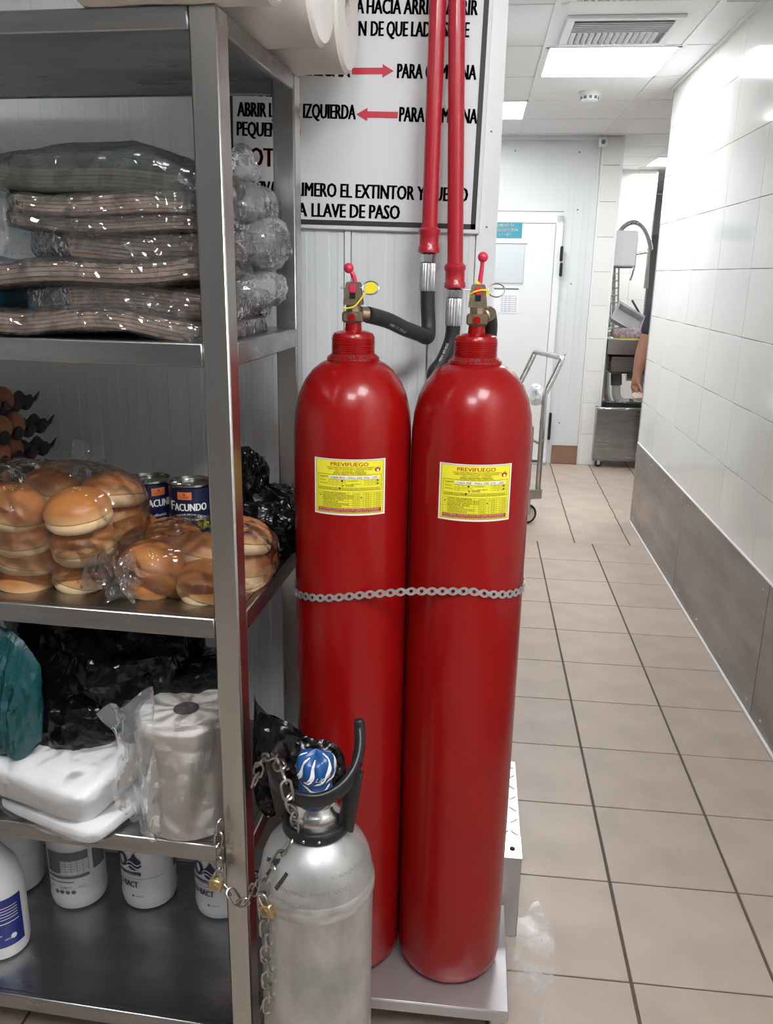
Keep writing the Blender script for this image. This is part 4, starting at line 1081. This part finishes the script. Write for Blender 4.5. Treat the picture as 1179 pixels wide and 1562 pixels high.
def arrow(tail, tip):
    x0,y0 = loc2(*tail); x1,y1 = loc2(*tip); s_ = 1 if x1 > x0 else -1; a = .0055; b = .0115; hd = .021; g = G()
    poly2(g, mp, [(x0,y0-a),(x1-s_*hd,y1-a),(x1-s_*hd,y1+a),(x0,y0+a)][::s_]); poly2(g, mp, [(x1-s_*hd,y1-b),(x1,y1),(x1-s_*hd,y1+b)][::s_]); obj('arrow', g, REDPRINT, sg, world=True, smooth=0)
arrow((537,108.5),(600.6,108.5)); arrow((606.9,175.6),(543.7,174.4))

# ------------------------------------------------------------------ perforated strap around both cylinders
zf = lambda x: .902+.040*min(1,max(0,(x+.74)/.25)) if x < -.4 else .942-.016*(x+.4)/.12
pth = []
pth += [Vector((-.730,-3.035,0)),Vector((-.726,-3.09,0))]
cL, rl = Vector((-.6045,-3.160,0)), RL+.0030; cR, rr_ = Vector((-.396,-3.160,0)), RR2+.0030
def arc(c, r, a0, a1, n=14): return [c+Vector((r*cos(a0+(a1-a0)*i/n), r*sin(a0+(a1-a0)*i/n),0)) for i in range(n+1)]
ang_t = math.atan2(cR.y-cL.y, cR.x-cL.x)
pth = [Vector((-.7175,-3.045,0))] + arc(cL, rl, pi+.02, 1.5*pi+ang_t+.01, 14) + arc(cR, rr_, 1.5*pi+ang_t, 2*pi+.5, 18)
cum = [0]
for i in range(len(pth)-1): cum.append(cum[-1]+(pth[i+1]-pth[i]).length)
def stp(s_, h):
    for i in range(len(cum)-1):
        if s_ <= cum[i+1] or i == len(cum)-2:
            k = (s_-cum[i])/max(1e-9,cum[i+1]-cum[i]); p = pth[i]+(pth[i+1]-pth[i])*k; break
    d_ = (pth[i+1]-pth[i]).normalized(); o_ = Vector((d_.y,-d_.x,0))
    x = p.x; zz = .884+(.940-.884)*min(1,max(0,(x+.735)/.25))**.6 if x < -.485 else .940+.006*(x+.485)/.1 if x < -.385 else .946-.020*(x+.385)/.095
    return Vector((p.x,p.y,zz+h)), o_
PIT_ = .0178; g = G(); NA = 16; nc = int(cum[-1]/PIT_)
for c in range(nc):
    s0 = (c+.5)*PIT_; ring = []; outer = []
    for i in range(NA):
        a = 2*pi*i/NA; ring.append((s0+.0034*cos(a), .0034*sin(a)))
        ca, sa = cos(a), sin(a); rr0 = .0088
        ox, oy = rr0*ca, rr0*sa*.86
        lim = PIT_/2
        if abs(ca) > .8: ox = lim*(1 if ca > 0 else -1); oy = max(-.0040,min(.0040,lim*sa/abs(ca)))
        outer.append((s0+ox, oy))
    vs = []
    for lst, off in ((ring,.0010),(outer,.0010),(outer,-.0002),(ring,-.0002)):
        for s_, h in lst: p, o_ = stp(min(max(s_,0),cum[-1]), h); vs.append(p+o_*off)
    fs = []
    for lv in range(3):
        for i in range(NA): fs.append((lv*NA+i, lv*NA+(i+1)%NA, (lv+1)*NA+(i+1)%NA, (lv+1)*NA+i))
    for i in range(NA): fs.append((3*NA+i, 3*NA+(i+1)%NA, (i+1)%NA, i))
    g.add(vs, fs)
tag(wobj('perforated_strap', g, GALV, (-.49,-3.26,.94), 30), 'perforated galvanised strap tied across both red cylinders', 'strap')

# ================================================================== SILVER GAS CYLINDER
sx_, sy_ = -.606, -3.51; R3 = .0885
t = gasc = thing('gas_cylinder', 'dented bare aluminium gas cylinder standing at the front, by the shelf post', 'cylinder', (sx_,sy_,0))
pr = [(.001,.004),(.070,0),(.083,.006),(R3,.025),(R3,.12),(R3,.25),(R3-.0006,.40),(R3,.535),(R3+.0012,.541),(R3+.0015,.550),(R3+.0010,.557),(R3-.0010,.562),(R3-.002,.575),(.0835,.592),(.076,.610),(.065,.625),(.052,.636),(.044,.641),(.040,.645),(.040,.652),(.001,.654)]
obj('body', G().lathe(pr,64), ALU, t)
obj('neck_ring', G().lathe([(.0385,.652),(.040,.656),(.040,.674),(.036,.679),(.0335,.682),(.031,.688),(.024,.689),(.022,.684),(.001,.684)],40), STEELBRIGHT, t)
obj('weld_band', G().lathe([(R3+.0002,.534),(R3+.0022,.538),(R3+.0028,.548),(R3+.0022,.556),(R3-.0004,.562)],64,caps=False), ALUBAND, t)
# black marker strokes and stamped marks
def dm(x, y):
    # dome surface near the left front shoulder, x: along, y: height above .575
    zz = .575+y; prf = [(.0885,.56),(.0865,.575),(.0835,.592),(.076,.610),(.065,.625),(.052,.636)]
    for i in range(5):
        if zz <= prf[i+1][1]: k = (zz-prf[i][1])/(prf[i+1][1]-prf[i][1]); r_ = prf[i][0]+(prf[i+1][0]-prf[i][0])*k; break
    else: r_ = .052
    a = x/.075; return ((r_+.0012)*sin(a), -(r_+.0012)*cos(a), zz)
g = G()
for (a, b) in (((-.078,.030),(-.050,.042)),((-.052,.042),(-.066,.012)),((-.030,.034),(-.044,.004))):
    a_ = Vector(a); b_ = Vector(b); d_ = (b_-a_); n_ = Vector((-d_.y,d_.x)).normalized()*.0028
    g.grid(lambda u_, v_: dm(*(a_+d_*u_+n_*(2*v_-1))), 10, 1)
obj('marker_writing', g, BLACKPRINT, t, smooth=0)
g = G(); text(g,'C-SALMAQ  M4002  CO2',dm,-.045,.008,.0058,.10,-.01); text(g,'TC-3ALM 124 DOT-3AL 1800',dm,.035,.028,.005,.075,-.01); text(g,'1998 EC 20KG',dm,-.045,-.010,.005,.06,-.01)
obj('stamped_marks', g, STAMP, t, smooth=0)
# printed seal over the valve
vs_ = G()
def seal(u_, v_):
    a = 2*pi*u_; z_ = .684+.088*v_
    if v_ < .45: r_ = .0225+.003*sin(v_*6)
    elif v_ < .9: r_ = .0235+.006*sin((v_-.45)/.45*pi)
    else: r_ = .0295*(1-(v_-.9)/.1)*.9
    r_ *= 1+.05*sin(a*9+v_*8)*(.3+v_)
    return (r_*cos(a), r_*sin(a), z_+.004*cos(a*2)*v_)
vs_.grid(seal, 60, 24); so_ = obj('valve_seal', vs_, LINDE, t)
def sl(k):
    def f_(x, y):
        a = x/.026-pi/2; v_ = (y)/.088; p_ = Vector(seal((a/(2*pi)) % 1, min(max(v_,0),1))); c_ = Vector((0,0,p_.z)); return c_+(p_-c_)*(1+k/.025)
    return f_
g = G(); m5 = sl(.0012)
for k in range(6):
    a0 = -.045+.017*k
    g.grid(lambda u_, v_: m5(a0+.030*u_*(1 if k > 2 else .6)+.004*sin(u_*5)+.0042*(v_-.5)*2*(1-.6*u_), .048+.036*u_), 12, 1)
for k in range(2): g.grid(lambda u_, v_: m5(-.03+.06*u_, .010+.030*k+.007*sin(u_*4+k*2)+.0035*(v_-.5)), 14, 1)
text(g,'Linde',m5,-.013,.014,.012,.032,.0,.35); text(g,'Linde',m5,.004,.055,.008,.020,.0,.35)
obj('seal_print', g, WHITEPRINT, so_, smooth=0)
# black guard with carrying ring
gd = G()
gd.lathe([(.040,.646),(.049,.641),(.0525,.645),(.0525,.655),(.049,.659),(.041,.657)],40)
rh = .066
ringp = []
for i in range(41):
    a = pi*.86+(2*pi*1.06-pi*.86)*i/40
    k = i/40; z_ = .756 - .024*sin(min(1,k/.55)*pi/2) + .062*max(0,(k-.55)/.45)**1.7
    ringp.append((rh*cos(a), rh*sin(a), z_))
gd.band(ringp, .024, .010)
for k in (4,33):
    q = Vector(ringp[k]); b_ = Vector((q.x*.76,q.y*.76,.652))
    gd.band(smooth_path([b_, b_*.45+q*.55+Vector((0,0,-.004)), q],6), .026, .008)
gd_o = obj('guard', gd, BLACKPL, t, smooth=50)
e = ringp[-1]; obj('guard_horn', G().tube(smooth_path([ringp[-7],ringp[-3],(e[0]+.001,e[1]+.003,e[2]+.004),(e[0],e[1]+.006,e[2]+.018)],5), [.0085]*12+[.0085,.008,.0075,.006], 10), BLACKPL, gd_o)
for a in (-1.75,-1.3): obj('rivet', G().sph((.0525*cos(a),.0525*sin(a),.650), .0028, 10), STEELBRIGHT, gd_o)
# black bag hanging behind the guard
g = drape([(388,1060),(396,1080),(425,1095),(470,1120),(505,1135),(523,1152),(528,1175)], [(386,1200),(396,1235),(420,1245),(450,1225),(480,1215),(510,1205),(522,1190)], -3.40, .030, 4)
tag(wobj('black_bag', g, BLACKBAG, (-.66,-3.39,.68), 28), 'black plastic bag stuffed behind the guard of the silver cylinder', 'bag')

# ------------------------------------------------------------------ chains and padlocks
def link_mesh():
    L_, W_, r_ = .0150, .0078, .0021; pts = []
    for i in range(9): a = -pi/2+pi*i/8; pts.append((W_*cos(a)+0, 0, 0) if False else ((L_-W_)+W_*cos(a), W_*sin(a), 0))
    for i in range(9): a = pi/2+pi*i/8; pts.append((-(L_-W_)+W_*cos(a), W_*sin(a), 0))
    return mesh_of('chain_link', G().tube(pts, r_, 7, True), CHAINM)
LINK = link_mesh()
def chain(lab, pts, pitch=.0242):
    P = smooth_path(pts, 10); t = thing('steel_chain', lab, 'chain', P[0], 0, 'steel security chain')
    cm_ = [0]
    for i in range(len(P)-1): cm_.append(cm_[-1]+(P[i+1]-P[i]).length)
    n = int(cm_[-1]/pitch); iv = wm(t).inverted()
    for k in range(n+1):
        d_ = min(k*pitch, cm_[-1]-1e-6)
        for i in range(len(cm_)-1):
            if d_ <= cm_[i+1]: break
        f_ = (d_-cm_[i])/max(1e-9,cm_[i+1]-cm_[i]); p = P[i]+(P[i+1]-P[i])*f_; tn = (P[i+1]-P[i]).normalized()
        q = tn.to_track_quat('X','Z').to_matrix().to_4x4() @ Matrix.Rotation((pi/2 if k % 2 else 0)+.35,4,'X')
        o = piece('link', LINK, t, iv @ p); o.rotation_euler = q.to_euler()
    return t
yc = -3.452
pA = [px(335,1262,1,yc), px(333,1300,1,yc), px(336,1335,1,yc), px(342,1352,1,yc), px(352,1362,1,yc-.012), px(366,1378,1,yc-.02), px(382,1366,1,yc-.03), px(395,1343,1,yc-.05), px(412,1341,1,yc-.08)]
chain('steel chain linking the two brass padlocks across the shelf post', pA)
def dpt(a, z, ex=.006):
    if z < .555: r_ = R3
    elif z < .592: r_ = R3-.005*(z-.555)/.037
    else: r_ = .0835-.0315*((z-.592)/.044)
    return Vector((sx_+(r_+ex)*sin(a), sy_-(r_+ex)*cos(a), z))
rg = [Vector((sx_,sy_,0))+Vector(ringp[k]) for k in range(41)]
pB = [px(390,1190,1,-3.47), px(398,1165,1,-3.48), px(408,1156,1,-3.50), px(420,1158,1,-3.53), px(432,1180,1,-3.575), px(440,1215,1,-3.59), dpt(-.62,.655,-.028+.03), dpt(-.66,.640,.004), dpt(-.75,.605), dpt(-.80,.575), dpt(-.82,.555,.008), dpt(-.80,.51), dpt(-.78,.45), dpt(-.77,.40), dpt(-.76,.352)]
chain('steel chain looped over the black guard and hanging down the silver cylinder', pB)
def padlock(lab, p, rot, s):
    t = thing('padlock', lab, 'padlock', p, 0, 'brass padlocks', rot=rot)
    obj('body', G().box(-.0115*s,.0115*s,-.006*s,.006*s,-.024*s,-.004*s,.002*s), BRASSLOCK, t)
    obj('shackle', G().tube(smooth_path([(-.0075*s,0,-.005*s),(-.0075*s,0,.006*s),(-.004*s,0,.0115*s),(.004*s,0,.0115*s),(.0075*s,0,.006*s),(.0075*s,0,-.005*s)],5), .0018*s, 8), CHAINM, t)
    g = G(); g.tube([(.0055*s*cos(a),-.0062*s,-.014*s+.0055*s*sin(a)) for a in [2*pi*i/18 for i in range(18)]], .0005*s, 6, True).box(-.003*s,.003*s,-.0066*s,-.006*s,-.0165*s,-.0115*s); obj('maker_mark', g, BRASS, t)
padlock('brass padlock hanging on the left edge of the shelf post', px(333,1338,1,yc-.012)+Vector((0,0,0)), (0,.30,0), 1.05)
padlock('brass padlock against the silver cylinder', dpt(-.74,.556,.010), (.1,-.38,-.5), 1.1)

# ================================================================== CORRIDOR OBJECTS
# push cart with tube handle
yn, yfz = .33, .74; xh = .012
CARGO = []
t = thing('push_cart', 'steel push cart with a bent tube handle behind the right red cylinder', 'cart', (xh,yn,0)); CARGO.append(t)
hp = [(xh,yn,.20),(xh,yn,.78),(xh+.002,yn,.80),(xh+.05,yn,.90),(xh+.092,yn,.995),(xh+.097,yn+.02,1.005),(xh+.097,yfz-.02,1.005),(xh+.092,yfz,.995),(xh+.05,yfz,.90),(xh+.002,yfz,.80),(xh,yfz,.78),(xh,yfz,.20)]
pp = []
for i in range(len(hp)-1):
    for k in range(4): pp.append(Vector(hp[i]).lerp(Vector(hp[i+1]),k/4))
pp.append(Vector(hp[-1])); obj('handle', G().tube(pp, .0165, 14), STEELBRIGHT, t, world=True, smooth=60)
obj('cross_bar', G().cyl((xh,yn,.50),(xh,yfz,.50),.010,10), STEELBRIGHT, t, world=True)
obj('deck', G().box(-.75,xh+.022,yn-.02,yfz+.02,.165,.225,.006), STEEL, t, world=True)
for x in (-.04,-.68):
    for y in (yn+.03,yfz-.03):
        c = obj('caster_fork', G().box(x-.012,x+.012,y-.022,y-.018,.06,.165).box(x-.012,x+.012,y+.018,y+.022,.06,.165).cyl((x,y,.155),(x,y,.168),.025,14), STEEL, t, world=True)
        m = Matrix.Translation((x,y-.0155,.063)) @ Matrix.Rotation(-pi/2,4,'X')
        wo = obj('wheel', G().lathe([(.050,0),(.061,.004),(.063,.012),(.063,.019),(.061,.027),(.050,.031)],28,m,caps=False), BLACKPL, t, world=True)
        obj('wheel_hub', G().lathe([(.010,-.002),(.049,.003),(.049,.028),(.010,.033)],24,m), STEELBRIGHT, t, world=True)
t = thing('cardboard_box', 'brown cardboard box on the deck of the push cart', 'box', (xh,yn,.226)); CARGO.append(t)
obj('carton', G().box(-.60,-.025,yn+.03,yfz-.03,.227,.60,.004), CARDB, t, world=True); obj('tape', G().box(-.601,-.024,.515,.545,.30,.601), POSTER, t, world=True)
t = thing('white_sack', 'white plastic sack lying on top of the box on the push cart', 'sack', (xh,yn,.61)); CARGO.append(t)
obj('sack', G().blob((-.20,.53,.70), (.17,.17,.085), .6, 56, .02, 9, 71), WHITEPL, t, world=True)
obj('tied_end', G().blob((-.03,.36,.79), (.026,.05,.055), .8, 40, .022, 22, 73), WHITEPL, t, world=True)

for o in CARGO: o.rotation_euler = (0,0,.33)
# wet smear on the floor by the plinth
g = G()
def smear(u_, v_):
    a = 2*pi*u_; r_ = v_*(1+.35*noise.noise((cos(a)*1.5,sin(a)*1.5,3))); return (-.215+.055*r_*cos(a)+.02*r_*sin(a), -3.08+.19*r_*sin(a), .0008)
g.grid(smear, 40, 8)
sm = bpy.data.materials.new('dried_soap'); sm.use_nodes = True; nt = sm.node_tree; N = nt.nodes; L = nt.links
b = N['Principled BSDF']; b.inputs['Base Color'].default_value = (.72,.70,.70,1); b.inputs['Roughness'].default_value = .15
nz = N.new('ShaderNodeTexNoise'); nz.inputs['Scale'].default_value = 14; nz.inputs['Detail'].default_value = 6; tc = N.new('ShaderNodeTexCoord'); L.new(tc.outputs['Object'], nz.inputs['Vector'])
mr = N.new('ShaderNodeMapRange'); mr.inputs[1].default_value = .42; mr.inputs[2].default_value = .68; mr.inputs[3].default_value = 0; mr.inputs[4].default_value = .55
L.new(nz.outputs[0], mr.inputs[0]); L.new(mr.outputs[0], b.inputs['Alpha'])
tag(wobj('soap_smear', g, sm, (-.215,-3.08,0), 0), 'dried whitish soap smear on the floor tiles beside the steel curb', 'smear')

# ---- washing station in the room at the end
zT = px(930,517,1,2.2).z
t = thing('sink_bench', 'stainless steel sink bench seen through the gap past the tiled column', 'sink', (.9,2.5,0))
x0s, x1s, y0s, y1s = .60, 1.45, 2.2, 2.85
zl = px(930,541,1,2.2).z
g = G(); g.box(x0s,x1s,y0s,y0s+.03,zl,zT,.006).box(x0s,x1s,y1s-.03,y1s,zl,zT).box(x0s,x0s+.03,y0s,y1s,zl,zT).box(x1s-.03,x1s,y0s,y1s,zl,zT).box(x0s,x1s,y0s+.02,y1s,zT-.03,zT-.02)
obj('worktop', g, STEEL, t, world=True)
zb_ = px(930,570,1,2.23).z
obj('basin', G().box(.66,1.30,2.235,2.75,zb_,zl+.002,.02), STEELH, t, world=True)
for x, y in ((.615,2.22),(1.42,2.22),(.615,2.82),(1.42,2.82)): obj('leg', G().box(x-.018,x+.018,y-.018,y+.018,0,zl,.004), STEEL, t, world=True)
pvp = smooth_path([px(940,571,1,2.4),px(940,585,1,2.4),px(940,602,1,2.4),px(946,612,1,2.4),px(960,615,1,2.4),px(978,618,1,2.4),px(1000,621,1,2.4)],5)
obj('drain_pipe', G().tube(pvp, .034, 14), PVC, t, world=True)
obj('drain_collar', G().cyl(px(940,570,1,2.4),px(940,587,1,2.4),.045,16).cyl(px(958,615,1,2.4),px(964,616,1,2.4),.040,16), GREYPRINT, t, world=True)
obj('supply_pipe', G().tube([px(924,566,1,2.6),px(924,600,1,2.6),px(930,620,1,2.6)], .03, 10).tube([px(955,575,1,2.6),px(975,575,1,2.6)], .035, 10), STEEL, t, world=True)
# steel bin on casters
zc_ = px(940,622,1,2.0).z
t = thing('steel_bin', 'square steel bin on casters under the sink bench', 'bin', (.8,2.2,0))
bx0 = px(905,690,1,2.0).x; 
g = G(); g.box(bx0,1.02,2.0,2.02,.07,zc_,.004).box(bx0,1.02,2.36,2.38,.07,zc_,.004).box(bx0,bx0+.02,2.02,2.36,.07,zc_,.004).box(1.0,1.02,2.02,2.36,.07,zc_,.004).box(bx0,1.02,2.0,2.38,.06,.08,.004)
obj('body', g, STEELH, t, world=True); obj('rim', G().box(bx0-.01,1.03,1.99,2.03,zc_-.02,zc_,.006), STEELBRIGHT, t, world=True); obj('rim', G().box(bx0-.01,1.03,2.35,2.39,zc_-.02,zc_,.006), STEELBRIGHT, t, world=True)
for x in (bx0+.05,.98):
    for y in (2.04,2.34): c = obj('caster', G().cyl((x,y-.012,.027),(x,y+.012,.027),.026,16,b=.004), BLACKPL, t, world=True); obj('caster_fork', G().box(x-.012,x+.012,y-.016,y-.013,.02,.062).box(x-.02,x+.02,y-.016,y+.016,.055,.062), STEELBRIGHT, c, world=True)
# white wall box
p0 = px(931,352,1,2.5); p1 = px(967,407,1,2.5)
t = thing('wall_dispenser', 'white box dispenser on the wall above the sink', 'dispenser', ((p0.x+p1.x)/2,2.5,p1.z))
obj('cover', G().box(.594,p1.x,2.42,2.66,p1.z,p0.z,.012), WHITEPL, t, world=True); obj('base_plate', G().box(.594,p1.x-.02,2.44,2.64,p1.z-.012,p1.z,.003), GREYPRINT, t, world=True)
# pre-rinse spray
t = thing('rinse_spray', 'coiled steel rinse spray hose arching above the sink', 'faucet', px(935,520,1,2.75))
ys = 2.75
riser = px(935,505,1,ys); rt = px(937,400,1,ys)
obj('riser', G().tube([riser,px(936,450,1,ys),rt,px(941,365,1,ys)], .014, 10).tube([px(929,500,1,ys),px(931,430,1,ys),px(931,402,1,ys)], .012, 10), STEELBRIGHT, t, world=True)
ap = smooth_path([px(u,v,1,ys) for u,v in ((941,365),(946,352),(955,343),(966,339),(977,343),(985,354),(990,368),(993,382))],6)
sp_ = G(); sp_.tube(ap, .013, 10)
for i in range(0,len(ap)-1):
    for k in (0,.5):
        p = ap[i].lerp(ap[i+1],k); tn = (ap[i+1]-ap[i]).normalized(); m = Matrix.Translation(p) @ tn.to_track_quat('Z','Y').to_matrix().to_4x4()
        sp_.lathe([(.015,-.004),(.0215,0),(.015,.004)],12,m,caps=False)
obj('spring_hose', sp_, STEELBRIGHT, t, world=True)
obj('spray_head', G().tube([px(990,378,1,ys),px(988,405,1,ys),px(985,440,1,ys)], [.014,.015,.020], 12), STEEL, t, world=True)
obj('bracket', G().tube([px(966,388,1,ys),px(990,384,1,ys)], .012, 10), STEELBRIGHT, t, world=True); obj('hook', G().tube([px(968,405,1,ys),px(964,420,1,ys),px(961,428,1,ys)], .008, 8), STEELBRIGHT, t, world=True)
g = G()
for k in range(7): g.tube([px(926+k*.5,408+11*k,1,ys-.02),px(944,406+11*k,1,ys-.02)], .006, 6)
tag(wobj('wire_rack', g.tube([px(944,402,1,ys-.02),px(942,490,1,ys-.02)],.008,6).tube([px(926,404,1,ys-.02),px(929,492,1,ys-.02)],.008,6), STEEL, px(935,490,1,ys)), 'grey wire rack on the wall below the white dispenser', 'rack')
# dishes on the bench
yd = 2.42; zt0 = zT-.02
m = Matrix.Translation(px(954,490,1,yd)) @ Matrix.Rotation(.50,4,'Y') @ Matrix.Rotation(.9,4,'X')
g = G()
def basin_(w_, d_, h_, th=.006):
    g.box(-w_,w_,-d_,d_,0,th,.002,m).box(-w_,w_,-d_,-d_+th,0,h_,.002,m).box(-w_,w_,d_-th,d_,0,h_,.002,m).box(-w_,-w_+th,-d_,d_,0,h_,.002,m).box(w_-th,w_,-d_,d_,0,h_,.002,m)
    g.box(-w_-.018,w_+.018,-d_-.018,-d_+.002,h_-.005,h_,.002,m).box(-w_-.018,w_+.018,d_-.002,d_+.018,h_-.005,h_,.002,m).box(-w_-.018,-w_,-d_,d_,h_-.005,h_,.002,m).box(w_,w_+.018,-d_,d_,h_-.005,h_,.002,m)
basin_(.115,.08,.06)
tag(wobj('steel_tray', g, PLATSTEEL, px(954,500,1,yd)), 'tilted steel pan propped on the pile of dishes on the bench', 'pan')
p = px(958,500,1,yd-.04); g = G().blob((p.x,p.y,zt0+.052), (.125,.10,.050), .7, 56, .022, 16, 81)
tag(wobj('kitchen_cloth', g, PATTERN, (p.x,p.y,zt0)), 'crumpled pinkish patterned cloths heaped on the bench', 'cloth')
a_ = px(938,513,1,2.29); b_ = px(976,513,1,2.29)
tag(wobj('cutting_board', G().box(a_.x,b_.x+.04,2.27,2.33,zt0+.001,zt0+.020,.003), YELLOW, (a_.x,2.3,zt0)), 'yellow cutting board at the front edge of the bench', 'board')
g = G()
for k in range(6):
    a = px(924,488+5*k,1,2.36); bq = px(944,482+6*k,1,2.5); g.tube([a,bq,bq+Vector((0,.15,-.02))], .005, 6)
g.tube([px(923,490,1,2.36),px(926,512,1,2.33),px(938,516,1,2.33)], .007, 6)
tag(wobj('dish_rack', g, STEELBRIGHT, px(930,515,1,2.36)), 'white wire dish rack at the left end of the bench', 'rack')
tag(wobj('ladle', G().tube([px(964,458,1,2.6),px(980,486,1,2.55),px(980,486,1,2.55)*.35+Vector((.98,2.5,zT-.025))*.65,Vector((.98,2.5,zT-.021))], .009, 8).sph(px(983,492,1,2.54), (.04,.04,.03), 14), BLACKPL, px(980,490,1,2.55)), 'black handled ladle sticking out of the dishes on the bench', 'ladle')

# ---- person at the sink, mostly hidden by the tiled wall
YPn = 1.80
shl = px(1000,462,1,YPn); elb = px(981,530,1,YPn); wri = px(971,576,1,YPn-.03)
bxp = shl.x+.185
t = thing('person', 'person in a dark short-sleeved top with one bare arm showing, holding a pale cloth', 'person', (bxp,YPn,0))
def skin(name, V, E_, Rr, root, m, sub=2):
    me = bpy.data.meshes.new(name); iv = wm(t).inverted()
    me.from_pydata([tuple(iv @ Vector(v)) for v in V], E_, []); me.materials.append(m)
    o = bpy.data.objects.new(name, me); COL.objects.link(o); o.parent = t; WM[o] = wm(t)
    md = o.modifiers.new('skin','SKIN'); md.use_smooth_shade = True
    for i, r_ in enumerate(Rr):
        sv = me.skin_vertices[0].data[i]; sv.radius = r_ if isinstance(r_, tuple) else (r_,r_); sv.use_root = (i == root)
    ss = o.modifiers.new('sub','SUBSURF'); ss.levels = sub; ss.render_levels = sub
    return o
V = []; E_ = []; Rr = []
def av(p, r_, par=None):
    V.append(Vector(p)); Rr.append(r_); 
    if par is not None: E_.append((par, len(V)-1))
    return len(V)-1
zs = shl.z
pel = av((bxp,YPn,.90), (.15,.105)); spn = av((bxp,YPn+.01,1.08), (.135,.10), pel); chs = av((bxp,YPn,zs-.08), (.155,.11), spn)
nck = av((bxp,YPn+.01,zs+.09), .055, chs); hd0 = av((bxp,YPn+.03,zs+.15), (.062,.07), nck); hd1 = av((bxp,YPn+.045,zs+.22), (.075,.092), hd0); hd2 = av((bxp,YPn+.035,zs+.30), (.060,.078), hd1)
av((bxp,YPn+.145,zs+.205), .012, hd1)
for s_ in (-1,1):
    hip = av((bxp+s_*.09,YPn,.84), .085, pel); kn = av((bxp+s_*.10,YPn+.02,.48), .058, hip); an = av((bxp+s_*.10,YPn,.09), .038, kn); av((bxp+s_*.11,YPn+.15,.035), .032, an)
s1 = av(shl+Vector((.03,0,0)), .062, chs); e1 = av(elb, .050, s1); m1 = av(elb.lerp(wri,.35), .053, e1); w1 = av(wri, .034, m1)
hdir = (px(967,603,1,YPn-.05)-wri).normalized(); sd = Vector((.5,-.86,0)).normalized(); h1_ = av(wri+hdir*.045, (.036,.020), w1); h2_ = av(wri+hdir*.085, (.038,.019), h1_)
for k in range(4):
    b0_ = wri+hdir*.092+sd*(.024-.016*k); L_ = (.036,.041,.039,.030)[k]
    f1 = av(b0_, .0095, h2_); f2 = av(b0_+hdir*L_*.8+Vector((.006,0,0)), .0088, f1); f3 = av(b0_+hdir*L_*1.1+Vector((.026,0,0)), .0082, f2); av(b0_+hdir*L_*.9+Vector((.046,0,.004)), .0072, f3)
th1 = av(wri+hdir*.045+sd*.036, .012, h1_); th2 = av(wri+hdir*.080+sd*.052+Vector((.01,0,0)), .0105, th1); av(wri+hdir*.108+sd*.050+Vector((.022,0,0)), .0085, th2)
s2 = av((bxp+.155,YPn,zs-.0), .062, chs); e2 = av((bxp+.21,YPn+.06,zs-.27), .044, s2); w2_ = av((bxp+.14,YPn+.20,zs-.36), .030, e2)
h3_ = av((bxp+.12,YPn+.26,zs-.38), (.036,.02), w2_)
for k in range(4): f1 = av((bxp+.115-.018*k,YPn+.305,zs-.385), .009, h3_); f2 = av((bxp+.115-.018*k,YPn+.34,zs-.395), .0085, f1); av((bxp+.115-.018*k,YPn+.355,zs-.42), .0075, f2)
f1 = av((bxp+.055,YPn+.265,zs-.375), .0105, h3_); av((bxp+.04,YPn+.30,zs-.385), .009, f1)
skin('body', V, E_, Rr, 0, SKIN)
V = []; E_ = []; Rr = []
a = av((bxp,YPn,.86), (.17,.125)); b_ = av((bxp,YPn+.01,1.08), (.152,.118), a); c = av((bxp,YPn,zs-.08), (.172,.128), b_); av((bxp,YPn+.01,zs+.055), (.075,.07), c)
for q, e_ in ((shl+Vector((.03,0,0)), shl.lerp(elb,.80)), (Vector((bxp+.155,YPn,zs)), Vector((bxp+.20,YPn+.045,zs-.21)))):
    s_ = av(q, .078, c); mm = av(q.lerp(e_,.6), .066, s_); av(e_, .064, mm)
skin('shirt', V, E_, Rr, 0, SHIRT)
V = []; E_ = []; Rr = []
a = av((bxp,YPn,.93), (.165,.12))
for s_ in (-1,1):
    h_ = av((bxp+s_*.09,YPn,.82), .098, a); k_ = av((bxp+s_*.10,YPn+.02,.48), .072, h_); av((bxp+s_*.10,YPn,.10), .060, k_)
skin('trousers', V, E_, Rr, 0, TROUS)
for s_ in (-1,1): obj('shoe', G().blob((bxp+s_*.105,YPn+.06,.042), (.050,.135,.042), .8, 28, 0, flatten=.0), BLACKPL, t, world=True)
hg = G().sph((bxp,YPn+.020,zs+.262), (.084,.098,.088), 24); obj('hair', hg, HAIR, t, world=True)
fc = G()
for s_ in (-1,1): fc.sph((bxp+s_*.032,YPn+.128,zs+.225), (.012,.008,.006), 10)
obj('eyes', fc, WHITEPL, t, world=True); obj('mouth', G().sph((bxp,YPn+.118,zs+.155), (.022,.008,.005), 10), REDPRINT, t, world=True)
for s_ in (-1,1): obj('ear', G().sph((bxp+s_*.080,YPn+.03,zs+.215), (.010,.02,.03), 12), SKIN, t, world=True)
pc = px(972,604,1,YPn-.05); g = G().blob((pc.x+.012,pc.y,pc.z), (.045,.035,.026), .8, 40, .016, 28, 91); g.blob((pc.x+.065,pc.y,pc.z+.055), (.028,.03,.085), .8, 40, .014, 26, 92)
tag(wobj('hand_cloth', g, CLOTH, pc), 'pale pink cloth held in the hand of the person at the sink', 'cloth')
